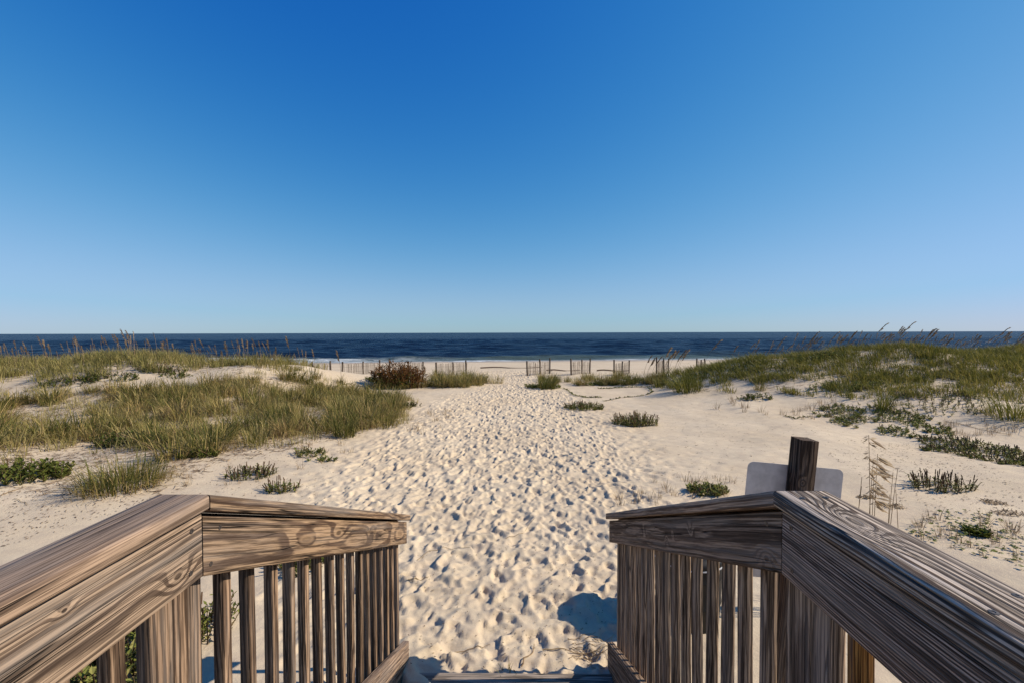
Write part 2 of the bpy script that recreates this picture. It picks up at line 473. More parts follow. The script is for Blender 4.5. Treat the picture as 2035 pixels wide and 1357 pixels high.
n_a = vnoise(XX / 0.16 + 1.5 * vnoise(XX / 0.3, YY / 0.3, 61), YY / 0.19 + 1.5 * vnoise(XX / 0.3, YY / 0.3, 62), 63)
n_b = vnoise(XX / 0.085 + 1.2 * n_a, YY / 0.10, 64)
H += TR * (0.030 * (0.5 - np.abs(n_a - 0.5) * 2) + 0.013 * (0.5 - np.abs(n_b - 0.5) * 2))
OP = (1 - TR) * (YY > 2.4) * (YY < 22)
H += OP * (0.012 * (vnoise(XX / 0.22, YY / 0.30, 65) - 0.5) + 0.006 * (vnoise(XX / 0.09, YY / 0.11, 66) - 0.5))
HS = H
beach = obj('beach', tensor_mesh('beach', xs, ys, H, M_SAND))
tag(beach, kind='structure')

def hz(x, y):
    i = int(np.clip(np.searchsorted(xs, x) - 1, 0, len(xs) - 2)); j = int(np.clip(np.searchsorted(ys, y) - 1, 0, len(ys) - 2))
    fx = (x - xs[i]) / (xs[i + 1] - xs[i]); fy = (y - ys[j]) / (ys[j + 1] - ys[j])
    return float((HS[j, i] * (1 - fx) + HS[j, i + 1] * fx) * (1 - fy) + (HS[j + 1, i] * (1 - fx) + HS[j + 1, i + 1] * fx) * fy)

# ------------------------------------------------------------------ sea
def sea_material():
    t = NT('sea_water')
    P = t.n('ShaderNodeNewGeometry').outputs['Position']
    sep = t.n('ShaderNodeSeparateXYZ'); t.put(sep.inputs[0], P)
    x, y, z = sep.outputs
    s = t.m('SUBTRACT', y, t.m('MULTIPLY_ADD', x, 0.11, 61.5))
    n = t.noise(t.v('MULTIPLY', P, (0.05, 0.14, 0.0)), 1.0, 5.0, 0.62)
    nf = t.noise(t.v('MULTIPLY', P, (0.35, 0.75, 0.0)), 1.0, 4.0, 0.65)
    sn = t.m('ADD', s, t.m('MULTIPLY', t.m('SUBTRACT', n, 0.5), 18.0))
    deep = t.mix(t.mapr(n, 0.35, 0.65), (0.004, 0.010, 0.026), (0.009, 0.021, 0.046))
    c = t.mix(t.mapr(sn, 4.0, 30.0, 1.0, 0.0), deep, (0.055, 0.075, 0.065))
    c = t.mix(t.mapr(sn, -2.0, 9.0, 0.75, 0.0), c, (0.17, 0.19, 0.19))
    # foam: wash at the edge and torn patches on the breaker, stronger to the left
    lef = t.mapr(x, -42.0, -4.0, 1.0, 0.0)
    edge = t.m('MULTIPLY', t.mapr(sn, 0.0, 4.5, 1.0, 0.0), t.mapr(nf, 0.40, 0.60, 0.25, 1.0))
    b1 = t.mapr(t.m('ABSOLUTE', t.m('SUBTRACT', sn, 8.0)), 2.0, 11.0, 1.0, 0.0)
    brk = t.m('MULTIPLY', t.m('MULTIPLY', b1, lef), t.mapr(nf, 0.40, 0.54))
    b2 = t.mapr(t.m('ABSOLUTE', t.m('SUBTRACT', sn, 22.0)), 0.0, 3.0, 1.0, 0.0)
    brk2 = t.m('MULTIPLY', t.m('MULTIPLY', b2, lef), t.mapr(nf, 0.48, 0.58, 0.0, 0.9))
    foam = t.m('MAXIMUM', t.m('MAXIMUM', edge, brk), brk2)
    caps = t.m('MULTIPLY', t.mapr(t.noise(t.v('MULTIPLY', P, (0.12, 0.3, 0.0)), 1.0, 5.0, 0.7), 0.70, 0.76), 0.0)
    foam = t.m('MAXIMUM', foam, caps)
    c = t.mix(t.m('MULTIPLY', foam, 0.8), c, (0.70, 0.73, 0.74))
    b_a = t.noise(t.v('MULTIPLY', P, (0.22, 0.55, 0.0)), 1.0, 5.0, 0.62)
    b_b = t.noise(t.v('MULTIPLY', P, (0.03, 0.085, 0.0)), 1.0, 4.0, 0.6)
    nrm = t.bump(t.m('ADD', b_a, t.m('MULTIPLY', b_b, 3.5)), 1.0, 0.9)
    p = t.principled(c, t.m('MULTIPLY_ADD', foam, 0.5, 0.24), 0.10, nrm)
    p.inputs['IOR'].default_value = 1.33
    q = t.n('ShaderNodeBsdfDiffuse'); t.put(q.inputs['Color'], c); t.put(q.inputs['Normal'], nrm)   # choppy water shows its own depth colour
    mx = t.n('ShaderNodeMixShader'); mx.inputs[0].default_value = 0.42
    t.t.links.new(p.outputs[0], mx.inputs[1]); t.t.links.new(q.outputs[0], mx.inputs[2])
    return t.done(mx.outputs[0])

sy = np.array(grow(52, 330, 0.55, 1.004, 1.6) + grow(331, 40000, 2.0, 1.06, 4000)[1:])
sx_r = grow(0.0, 60000, 0.9, 1.0, 0.9) if False else None
half = list(np.arange(0.0, 130.0, 0.9)) + grow(130.0, 420.0, 0.95, 1.012, 4.0)[1:] + grow(421.0, 70000, 6.0, 1.2, 8000)[1:]
sx = np.array(list(reversed([-q for q in half[1:]])) + half)
SX, SY = np.meshgrid(sx, sy)
wz = np.zeros_like(SX)
wr = np.random.default_rng(5)
for lam in (2.6, 3.1, 3.7, 4.4, 5.3, 6.4, 7.7, 9.5, 11.5, 14, 18, 24, 33):
    for q in range(2):
        th = wr.normal(0, 0.42); k = 2 * math.pi / lam
        ph = k * (SX * math.sin(th) + SY * math.cos(th)) + wr.uniform(0, 6.28)
        am = 0.0085 * lam ** 0.85
        wz += am * (1 - 2 * np.abs(np.sin(ph / 2 + 1.4 * (vnoise(SX / (lam * 2.5), SY / (lam * 2.5), int(lam * 7)) - 0.5))))
dsh = SY - shore(SX)
amp = ss((dsh + 2) / 22.0) * (1 - ss((SY - 240) / 90.0)) + 0.12
wz *= amp
# a low swell that stands up before it breaks
wz += 0.42 * np.exp(-((dsh - 20 - 3 * np.sin(SX * 0.045)) / 2.6) ** 2) * (0.35 + 0.65 * vnoise(SX / 16, SY / 40, 31))
wz += 0.20 * np.exp(-((dsh - 9 - 2 * np.sin(SX * 0.07 + 1)) / 1.6) ** 2) * vnoise(SX / 12, SY / 40, 32)
sea = obj('sea', tensor_mesh('sea', sx, sy, SEA_Z + wz, sea_material()))
tag(sea, kind='structure')

# ------------------------------------------------------------------ boards
def board_mesh(name, L, W, T, mat, r=0.005, nseg=10, k0=(0, 0), k1=(0, 0), warp=0.0, seed=0, nick=0.0):
    g = np.random.default_rng(seed + 100)
    hy, hz_ = W / 2, T / 2
    prof = []
    for (cy, cz, a0) in ((hy - r, hz_ - r, 0), (-hy + r, hz_ - r, 90), (-hy + r, -hz_ + r, 180), (hy - r, -hz_ + r, 270)):
        for a in (0, 45, 90):
            an = R_(a0 + a)
            prof.append((cy + r * math.cos(an), cz + r * math.sin(an)))
    n = len(prof)
    V, F = [], []
    ph = g.uniform(0, 6.28, 6)
    for i in range(nseg + 1):
        f = i / nseg
        sy_ = warp * math.sin(f * 3.1 + ph[0]); sz_ = warp * 0.7 * math.sin(f * 4.3 + ph[1])
        for (py, pz) in prof:
            e = 0.0
            x = f * L + (1 - f) * (k0[0] * py + k0[1] * pz) + f * (k1[0] * py + k1[1] * pz)
            if nick: e = nick * g.normal()
            V.append((x, py + sy_ + e, pz + sz_ + e * 0.5))
    for i in range(nseg):
        for j in range(n):
            a = i * n + j; b = i * n + (j + 1) % n
            F.append((a, b, b + n, a + n))
    F.append(tuple(range(n - 1, -1, -1)))
    F.append(tuple(nseg * n + j for j in range(n)))
    me = mesh(name, V, F, mat, smooth=True)
    try: me.set_sharp_from_angle(angle=R_(50))
    except Exception: pass
    return me

def frame(o, xa, ya):
    xa = Vector(xa).normalized(); ya = Vector(ya); ya = (ya - xa * ya.dot(xa)).normalized()
    za = xa.cross(ya)
    M = Matrix((xa, ya, za)).transposed().to_4x4()
    M.translation = Vector(o)
    return M

def place(o, M, root):
    o.matrix_local = Matrix.Translation(-Vector(root.location)) @ M
    return o

def screw_mesh():
    V, F = [], []
    n = 8
    for (r, h) in ((0.0068, 0.0), (0.0064, 0.0014), (0.0026, 0.0016), (0.0022, 0.0002)):
        for i in range(n):
            a = 2 * math.pi * i / n
            V.append((r * math.cos(a), r * math.sin(a), h))
    for k in range(3):
        for i in range(n):
            F.append((k * n + i, k * n + (i + 1) % n, (k + 1) * n + (i + 1) % n, (k + 1) * n + i))
    F.append(tuple(3 * n + i for i in range(n)))
    return mesh('screw', V, F, M_SCREW)
ME_SCREW = screw_mesh()

XC, HALF, SL = -0.071, 0.732, 0.453          # stair centre line, half width to the cap edge, slope of the flight
Y0, Y1 = 1.10, 3.18                          # where the handrail bends, where it ends
CAPT = 0.040
def railing(side, zt, mats, label, seed):
    """side -1 left, +1 right; zt = height of the level cap's top"""
    capm, fasm, capm2, fasm2, pickm = mats
    X = lambda q: XC + side * q
    root = empty('stair_railing', (X(0.80), 1.0, 0.0))
    tag(root, label, 'railing', 'railings on both sides of the beach stairs')
    g = random.Random(seed)
    nrm = math.sqrt(1 + SL * SL)
    # level cap and its fascia board
    L = Y0 + 1.6
    o = obj('level_cap', board_mesh('level_cap', L, 0.140, CAPT, capm, 0.009, 40, warp=0.0015, seed=seed, nick=0.0004), root)
    place(o, frame((X(HALF + 0.07), -1.6, zt - CAPT / 2), (0, 1, 0), (-1, 0, 0)), root)
    cap = o
    for (yy, xx) in ((-0.4, .03), (-0.4, .11), (0.25, .035), (0.28, .105), (0.62, .03), (0.66, .11), (Y0 - 0.05, .04), (Y0 - 0.045, .1)):
        s = obj('screw', ME_SCREW, cap); s.location = (yy + 1.6, -(side) * (xx - 0.07), CAPT / 2 - 0.0006)
    FH = 0.168
    o = obj('level_fascia', board_mesh('level_fascia', L, FH, 0.038, fasm, 0.005, 30, warp=0.0012, seed=seed + 1), root)
    place(o, frame((X(HALF + 0.022 + 0.019), -1.6, zt - CAPT - 0.011 - FH / 2), (0, 1, 0), (0, 0, 1)), root)
    lf = o
    for (yy, zz) in ((0.3, .05), (0.3, -.05), (Y0 - 0.035, .055), (Y0 - 0.04, -.05)):
        s = obj('screw', ME_SCREW, lf)
        s.location = (yy + 1.6, zz, -side * 0.0186)
        if side > 0: s.rotation_euler = (math.pi, 0, 0)
    # sloped cap and fascia
    Ls = (Y1 - Y0) * nrm
    d = (0, 1, -SL)
    o = obj('sloped_cap', board_mesh('sloped_cap', Ls, 0.138, CAPT, capm2, 0.006, 24, k0=(0, -SL), k1=(0, -SL), warp=0.001, seed=seed + 2, nick=0.0003), root)
    off = CAPT / 2 * nrm
    place(o, frame((X(HALF + 0.07), Y0 + 0.003, zt - 0.001 - off), d, (-1, 0, 0)), root)
    sc_cap = o
    WS = 0.148
    o = obj('sloped_fascia', board_mesh('sloped_fascia', Ls - 0.03, WS, 0.038, fasm2, 0.005, 24, k0=(-SL, 0), k1=(-SL, 0), warp=0.001, seed=seed + 3), root)
    zc = zt - CAPT * nrm - 0.012 - WS / 2 * nrm
    place(o, frame((X(HALF + 0.022 + 0.019), Y0 + 0.003, zc), d, (0, 0, 1)), root)
    sf = o
    for (q, zz) in ((0.05, .045), (0.05, -.045), (1.1, .03), (Ls - 0.12, .035), (Ls - 0.12, -.03)):
        s = obj('screw', ME_SCREW, sf)
        s.location = (q, zz, -side * 0.0186)
        if side > 0: s.rotation_euler = (math.pi, 0, 0)
    # pickets down the flight
    lens = 0.98
    var = [board_mesh('picket', lens, 0.034, 0.034, pickm, 0.003, 3, warp=0.0012, seed=seed + 10 + k) for k in range(4)]
    pi_in = HALF + 0.0155 + 0.0445 + 0.001
    for i in range(16):
        y = 1.252 + 0.1205 * i + g.uniform(-.003, .003)
        zb = 0.17 + SL * (3.12 - y) - 0.12
        o = obj('picket', var[g.randrange(4)], root)
        place(o, frame((X(pi_in + 0.017), y, zb), (g.uniform(-.006, .006), g.uniform(-.006, .006), 1), (0, 1, 0)), root)
    # boards added outside the pickets to stop light leaking through the gap under caps
    o = obj('light_block_board', board_mesh('light_block_board', Ls - 0.04, 0.088, 0.036, fasm2, 0.004, 6, k0=(-SL, 0), k1=(-SL, 0), seed=seed + 60), root)
    place(o, frame((X(pi_in + 0.037 + 0.018), Y0 + 0.06, zt - CAPT * nrm - 0.002 - 0.044 * nrm - SL * 0.057), d, (0, 0, 1)), root)
    o = obj('light_block_board', board_mesh('light_block_board', L - 0.07, 0.088, 0.036, fasm, 0.004, 6, seed=seed + 61), root)
    place(o, frame((X(pi_in + 0.037 + 0.0185), -1.59, zt - CAPT - 0.002 - 0.044), (0, 1, 0), (0, 0, 1)), root)
    # pickets and posts of the level part
    varl = [board_mesh('picket', 1.13, 0.034, 0.034, pickm, 0.003, 3, warp=0.0012, seed=seed + 30 + k) for k in range(3)]
    ylev = [0.905 - 0.119 * i for i in range(0, 21)]
    for i, y in enumerate(ylev):
        o = obj('picket', varl[g.randrange(3)], root)
        if side > 0 and i == 0:
            mm = varl[0].copy(); mm.materials.clear(); mm.materials.append(W_ORANGE); o.data = mm  # orange brown tint on this one picket
            o['label'] = 'orange brown picket'
        place(o, frame((X(pi_in + 0.017), y, 0.84), (g.uniform(-.005, .005), g.uniform(-.005, .005), 1), (0, 1, 0)), root)
    o = obj('post', board_mesh('post', 2.05, 0.092, 0.09, pickm, 0.006, 6, warp=0.001, seed=seed + 50), root)
    place(o, frame((X(pi_in + 0.046), 1.102, -0.12), (0, 0, 1), (0, 1, 0)), root)
    o = obj('post_block', board_mesh('post_block', 1.13, 0.066, 0.038, pickm, 0.004, 4, warp=0.001, seed=seed + 51), root)
    place(o, frame((X(pi_in + 0.02), 1.018, 0.84), (0, 0, 1), (0, 1, 0)), root)
    o = obj('post', board_mesh('post', 2.05, 0.09, 0.09, pickm, 0.006, 6, warp=0.001, seed=seed + 52), root)
    place(o, frame((X(pi_in + 0.036 + 0.046), -1.4, -0.12), (0, 0, 1), (0, 1, 0)), root)
    return root

railing(-1, 2.030, (W_CAPL, W_FASL, W_FASL2, W_FASL2, W_PICK), 'brown sunlit wooden railing with knotty fascia board beside the plain sand and grass', 40)
railing(+1, 2.043, (W_CAPR, W_FASR, W_FASR2, W_FASR2, W_PICKR), 'grey shaded wooden railing with swirled cap knot, in front of the sign post', 70)

# stairs
st = tag(empty('beach_stairs', (XC, 2.1, 0)), 'wooden beach stairs with lowest tread half buried in footprinted sand', 'stairs')
for side in (-1, 1):
    Ls = 2.15 * math.sqrt(1 + SL * SL)
    o = obj('stringer', board_mesh('stringer', Ls, 0.235, 0.043, W_FASR2 if side > 0 else W_CAPL, 0.004, 12, k0=(-SL, 0), k1=(-SL, 0), seed=90 + side), st)
    wv = 0.235 / 2 * math.sqrt(1 + SL * SL)
    place(o, frame((XC + side * 0.7575, 3.12 - 2.15, 0.17 + SL * 2.15 - wv), (0, 1, -SL), (0, 0, 1)), st)
for i in range(7):
    for k in range(2):
        o = obj('tread', board_mesh('tread', 1.466, 0.138, 0.036, W_TREAD, 0.005, 6, warp=0.001, seed=120 + i * 2 + k), st)
        place(o, frame((XC - 0.733, 2.99 - 0.30 * i - 0.069 - 0.143 * k, 0.036 + 0.137 * i - 0.018), (1, 0, 0), (0, 1, 0)), st)

# deck the photograph is taken from
dk = tag(empty('boardwalk_deck', (XC, -0.4, 0)), 'weathered plank deck at the top of the beach stairs', 'deck')
for i in range(19):
    o = obj('plank', board_mesh('plank', 1.74, 0.138, 0.036, W_TREAD, 0.005, 4, seed=200 + i % 3), dk)
    place(o, frame((XC - 0.87, 1.13 - 0.069 - 0.146 * i, 0.96 - 0.018), (1, 0, 0), (0, 1, 0)), dk)
for s in (-0.72, 0.0, 0.72):
    o = obj('joist', board_mesh('joist', 2.75, 0.18, 0.038, W_TREAD, 0.004, 4, seed=240), dk)
    place(o, frame((XC + s, -1.64, 0.96 - 0.036 - 0.093), (0, 1, 0), (0, 0, 1)), dk)

# ------------------------------------------------------------------ sign
sg = tag(empty('beach_sign', (1.335, 2.245, gz(1.335, 2.245)), (0, R_(5.2), 0)), 'sign seen from behind, grey plate on a leaning square wooden post', 'sign')
o = obj('post', board_mesh('post', 2.02, 0.09, 0.09, W_POST, 0.004, 10, warp=0.0015, seed=301, nick=0.0006), sg)
o.matrix_local = frame((0, 0, -0.12), (0, 0, 1), (-1, 0, 0))
def plate_mesh():
    V, F = [], []
    w, h, r, th = 0.255, 0.31, 0.032, 0.0025
    ring = []
    for (cx, cz, a0) in ((w - r, h - r, 0), (-w + r, h - r, 90), (-w + r, -h + r, 180), (w - r, -h + r, 270)):
        for a in range(0, 91, 15):
            ring.append((cx + r * math.cos(R_(a0 + a)), cz + r * math.sin(R_(a0 + a))))
    n = len(ring)
    for yv in (0, th):
        V += [(p[0], yv, p[1]) for p in ring]
    F.append(tuple(range(n))); F.append(tuple(reversed(range(n, 2 * n))))
    for i in range(n): F.append((i, i + n, (i + 1) % n + n, (i + 1) % n))
    return mesh('sign_plate', V, F, M_ALU)
o = obj('sign_plate', plate_mesh(), sg); o.location = (0.0, 0.047, 1.435)
for zz in (1.63, 1.24):
    s = obj('bolt', ME_SCREW, sg); s.location = (0.0, -0.0452, zz); s.rotation_euler = (R_(90), 0, 0); s.scale = (1.6, 1.6, 3)

# ------------------------------------------------------------------ trash barrel
def lathe(name, prof, mat, n=36, cap0=True, cap1=True):
    V, F = [], []
    for (r, z) in prof:
        for i in range(n):
            a = 2 * math.pi * i / n
            V.append((r * math.cos(a), r * math.sin(a), z))
    for k in range(len(prof) - 1):
        for i in range(n):
            F.append((k * n + i, k * n + (i + 1) % n, (k + 1) * n + (i + 1) % n, (k + 1) * n + i))
    if cap0: F.append(tuple(reversed(range(n))))
    if cap1: F.append(tuple((len(prof) - 1) * n + i for i in range(n)))
    me = mesh(name, V, F, mat, smooth=True)
    try: me.set_sharp_from_angle(angle=R_(40))
    except Exception: pass
    return me
bl = tag(empty('trash_barrel', (1.48, 3.70, gz(1.5, 3.72) - 0.02), (R_(1), R_(-1), 0.4)), 'round black trash barrel standing on sand behind the shaded railing pickets', 'trash barrel')
obj('body', lathe('body', [(0.245, 0), (0.25, .01), (0.262, .2), (0.268, .21), (0.268, .23), (0.264, .24), (0.275, .43), (0.281, .44), (0.281, .46), (0.277, .47), (0.285, .60)], M_BLACK, cap1=False), bl)
ld = obj('lid', lathe('lid', [(0.298, .575), (0.302, .58), (0.302, .60), (0.292, .62), (0.25, .645), (0.12, .664), (0.03, .668)], M_BLACK), bl)
obj('rim', lathe('rim', [(0.300, .562), (0.306, .565), (0.306, .573), (0.300, .576)], simple('rim_highlight_grey', (0.35, 0.35, 0.36), 0.4), cap0=False, cap1=False), bl)  # grey band paints the bright highlight along the black barrel's rim
for a in (0.2, 3.34):
    me = board_mesh('handle', 0.13, 0.03, 0.028, M_BLACK, 0.008, 4)
    o = obj('handle', me, bl)
    c, s = math.cos(a), math.sin(a)
    o.matrix_local = frame((0.288 * c + 0.065 * s, 0.288 * s - 0.065 * c, 0.50), (-s, c, 0), (0, 0, 1))

# ------------------------------------------------------------------ plant materials
def leaf_material(name, stops, trans=0.3, rough=0.6, var=0.25):
    t = NT(name)
    at_ = t.n('ShaderNodeAttribute'); at_.attribute_name = 'tone'
    rnd = t.n('ShaderNodeObjectInfo').outputs['Random']
    f = t.m('ADD', at_.outputs['Fac'], t.m('MULTIPLY', t.m('SUBTRACT', rnd, 0.5), var), clamp=True)
    c = t.ramp(f, stops)
    d = t.principled(c, rough, 0.10)
    tr = t.n('ShaderNodeBsdfTranslucent'); t.put(tr.inputs[0], c)
    mx = t.n('ShaderNodeMixShader'); mx.inputs[0].default_value = trans
    t.t.links.new(d.outputs[0], mx.inputs[1]); t.t.links.new(tr.outputs[0], mx.inputs[2])
    return t.done(mx.outputs[0])

G_MIX = leaf_material('beach_grass_blades', [(0.0, (0.045, 0.058, 0.014)), (0.35, (0.135, 0.128, 0.03)), (0.6, (0.27, 0.205, 0.065)), (0.82, (0.41, 0.295, 0.12)), (1.0, (0.27, 0.17, 0.08))])
G_OLIVE = leaf_material('dune_grass_blades', [(0.0, (0.06, 0.068, 0.013)), (0.4, (0.165, 0.155, 0.032)), (0.75, (0.30, 0.24, 0.06)), (1.0, (0.42, 0.31, 0.12))])
G_STRAW = leaf_material('straw_blades', [(0.0, (0.16, 0.15, 0.045)), (0.4, (0.30, 0.25, 0.085)), (1.0, (0.46, 0.35, 0.16))])
G_DRY = leaf_material('dry_stalks', [(0.0, (0.16, 0.10, 0.055)), (0.5, (0.30, 0.205, 0.115)), (1.0, (0.42, 0.32, 0.19))], 0.15)
G_LEAF = leaf_material('fleshy_green_leaves', [(0.0, (0.03, 0.046, 0.010)), (0.45, (0.115, 0.128, 0.024)), (0.8, (0.21, 0.215, 0.05)), (1.0, (0.31, 0.26, 0.09))], 0.25, 0.45)
G_REDTIP = leaf_material('reddish_stems', [(0.0, (0.06, 0.035, 0.022)), (0.5, (0.12, 0.07, 0.04)), (1.0, (0.19, 0.14, 0.06))], 0.1)
G_RUST = leaf_material('rusty_leaves', [(0.0, (0.05, 0.024, 0.009)), (0.5, (0.17, 0.078, 0.026)), (1.0, (0.31, 0.16, 0.058))], 0.2)
G_OAT = leaf_material('sea_oat_heads', [(0.0, (0.13, 0.085, 0.055)), (0.5, (0.25, 0.17, 0.105)), (1.0, (0.46, 0.35, 0.22))], 0.4)
G_DEAD = leaf_material('dead_plant_litter', [(0.0, (0.10, 0.065, 0.045)), (0.5, (0.20, 0.14, 0.095)), (1.0, (0.33, 0.25, 0.16))], 0.1)

# ------------------------------------------------------------------ blade geometry
class Bag:
    def __init__(s): s.V = []; s.F = []; s.T = []; s.n = 0
    def add(s, V, F, tone):
        s.V.append(V); s.F += [tuple(i + s.n for i in f) for f in F]; s.T.append(np.broadcast_to(tone, (len(V),))); s.n += len(V)
    def arrays(s): return np.concatenate(s.V), s.F, np.concatenate(s.T)
    def mesh(s, name, mat):
        V, F, T = s.arrays()
        return mesh(name, V, F, mat, attrs={'tone': T})

BF = [(0, 1, 3, 2), (2, 3, 5, 4), (4, 5, 6)]
def blade(base, az, h, spread, droop, w, rng, twist=None):
    """a tapered, bending strip of three faces"""
    out = np.array([math.cos(az), math.sin(az), 0]); side = np.array([-math.sin(az), math.cos(az), 0])
    if twist is None: twist = rng.uniform(-0.8, 0.8)
    sd = side * math.cos(twist) + out * math.sin(twist)
    V = np.empty((7, 3))
    for i, t in enumerate((0.0, 0.38, 0.72)):
        p = base + out * spread * t ** 1.7 + np.array([0, 0, h * t - droop * t ** 2.4])
        ww = w * (1.0, 0.9, 0.6)[i] * 0.5
        V[2 * i] = p - sd * ww; V[2 * i + 1] = p + sd * ww
    V[6] = base + out * spread + np.array([0, 0, h - droop])
    return V

def grass_bag(bag, n, R, h, rng, wind=(0.0, 0.0), w=0.011, tone=(0.45, 0.25), lod=1.0, flop=0.25, cx=0, cy=0, cz=None, zf=None):
    for k in range(n):
        a = rng.uniform(0, 2 * math.pi); rr = R * math.sqrt(rng.random())
        bx, by = cx + rr * math.cos(a), cy + rr * math.sin(a)
        bz = (zf(bx, by) if zf else (cz or 0.0)) - 0.02
        az = a + rng.normal(0, 0.6)
        hh = h * rng.uniform(0.55, 1.15)
        sp = hh * rng.uniform(0.1, 0.75); dr = hh * rng.uniform(0.0, 0.35)
        tn = np.clip(rng.normal(*tone), 0, 1)
        if rng.random() < flop:
            sp = hh * rng.uniform(0.7, 1.1); dr = hh * rng.uniform(0.45, 0.9); tn = min(1, tn + 0.25)
        V = blade(np.array([bx, by, bz]), az, hh, sp, dr, w * rng.uniform(0.7, 1.3), rng)
        hts = (V[:, 2] - bz) / max(h, .01)
        V[:, 0] += wind[0] * hts ** 1.6 * h; V[:, 1] += wind[1] * hts ** 1.6 * h
        bag.add(V, BF, np.full(7, tn))

def leaf_add(bag, p, d, up, L, W, tone):
    d = d / np.linalg.norm(d); s = np.cross(d, up); s = s / (np.linalg.norm(s) + 1e-9); u = np.cross(s, d)
    V = np.array([p, p + d * L * .5 - s * W * .5 + u * L * .06, p + d * L + u * L * .04, p + d * L * .5 + s * W * .5 + u * L * .06, p + d * L * .5 - u * L * .05])
    bag.add(V, [(0, 1, 4), (1, 2, 4), (2, 3, 4), (3, 0, 4)], np.full(5, tone))

def tube_add(bag, pts, r0, r1, tone, n=4):
    pts = np.asarray(pts, float); m = len(pts)
    V = []
    for i, p in enumerate(pts):
        d = pts[min(i + 1, m - 1)] - pts[max(i - 1, 0)]; d = d / (np.linalg.norm(d) + 1e-9)
        a = np.cross(d, [0.31, 0.2, 0.93] if abs(d[2]) < .9 else [1, 0, 0.1]); a /= np.linalg.norm(a) + 1e-9; b = np.cross(d, a)
        r = r0 + (r1 - r0) * i / (m - 1)
        for k in range(n):
            an = 2 * math.pi * k / n
            V.append(p + a * r * math.cos(an) + b * r * math.sin(an))
    F = [(i * n + k, i * n + (k + 1) % n, (i + 1) * n + (k + 1) % n, (i + 1) * n + k) for i in range(m - 1) for k in range(n)]
    F.append(tuple(reversed(range(n))))
    F.append(tuple((m - 1) * n + k for k in range(n)))
    bag.add(np.array(V), F, np.full(len(V), tone))

# ------------------------------------------------------------------ where things grow (outlines taken on the sand)
def poly(pts): return [at(*p).xy for p in pts]
def inside(P, x, y):
    c = False; j = len(P) - 1
    for i in range(len(P)):
        if (P[i][1] > y) != (P[j][1] > y) and x < (P[j][0] - P[i][0]) * (y - P[i][1]) / (P[j][1] - P[i][1] + 1e-12) + P[i][0]: c = not c
        j = i
    return c
def scatter(P, n, rng, gap=0.0, holes=(), noise=None, tries=40):
    x0 = min(p[0] for p in P); x1 = max(p[0] for p in P); y0 = min(p[1] for p in P); y1 = max(p[1] for p in P)
    out = []
    for k in range(n * tries):
        if len(out) >= n: break
        x = rng.uniform(x0, x1); y = rng.uniform(y0, y1)
        if not inside(P, x, y) or any(inside(h, x, y) for h in holes): continue
        if noise is not None and vnoise(x / noise[0], y / noise[0], noise[2]) < noise[1]: continue
        if gap and any((x - a) ** 2 + (y - b) ** 2 < gap * gap for a, b in out): continue
        out.append((x, y))
    return out

# --- beach grass clumps
gr = np.random.default_rng(21)
CLUMP = []
for k in range(7):
    b = Bag()
    grass_bag(b, 130, 0.23, 0.52, gr, wind=(-0.08, 0.0), w=0.013, tone=(0.30 + 0.11 * (k % 4), 0.22), flop=0.36)
    CLUMP.append(b.mesh('beach_grass', G_MIX))
STRAWC = []
for k in range(4):
    b = Bag()
    grass_bag(b, 110, 0.26, 0.42, gr, wind=(-0.08, 0.0), w=0.012, tone=(0.5, 0.22), flop=0.4)
    STRAWC.append(b.mesh('beach_grass', G_STRAW))
THIN = []
for k in range(4):
    b = Bag()
    grass_bag(b, 16, 0.07, 0.26, gr, w=0.007, tone=(0.55, 0.2), flop=0.1)
    THIN.append(b.mesh('dry_sprout', G_DRY))

def put_clump(me, x, y, s, label, cat, group=None, name='beach_grass', rot=None, sz=1.0):
    o = obj(name, me)
    o.location = (x, y, hz(x, y) - 0.01); o.rotation_euler = (0, 0, gr.uniform(0, 6.28) if rot is None else rot); o.scale = (s, s, s * sz)
    tag(o, label, cat, group)
    return o

V2 = poly([(-60, 800), (120, 790), (240, 772), (400, 768), (520, 752), (600, 756), (690, 775), (800, 790), (805, 828), (760, 842), (690, 858), (600, 866), (545, 878), (470, 892), (400, 903), (345, 912), (300, 888), (180, 870), (60, 884), (-60, 900)])
H1 = poly([(-10, 850), (20, 805), (90, 805), (190, 820), (190, 846), (120, 868)])
H2 = poly([(590, 835), (600, 810), (640, 806), (660, 840), (640, 862)])
H3 = poly([(430, 812), (470, 800), (500, 812), (470, 828)])
GL = 'green and straw beach grass clump in the dense patch left of the path'
pts = scatter(V2, 232, gr, gap=0.30, holes=(H1, H2, H3), noise=(1.15, 0.20, 50))
for i, (x, y) in enumerate(pts):
    me = CLUMP[gr.integers(7)] if gr.random() < 0.72 else STRAWC[gr.integers(4)]
    put_clump(me, x, y, gr.uniform(0.75, 1.45), GL, 'beach grass', 'grass clumps in the patch left of the path')
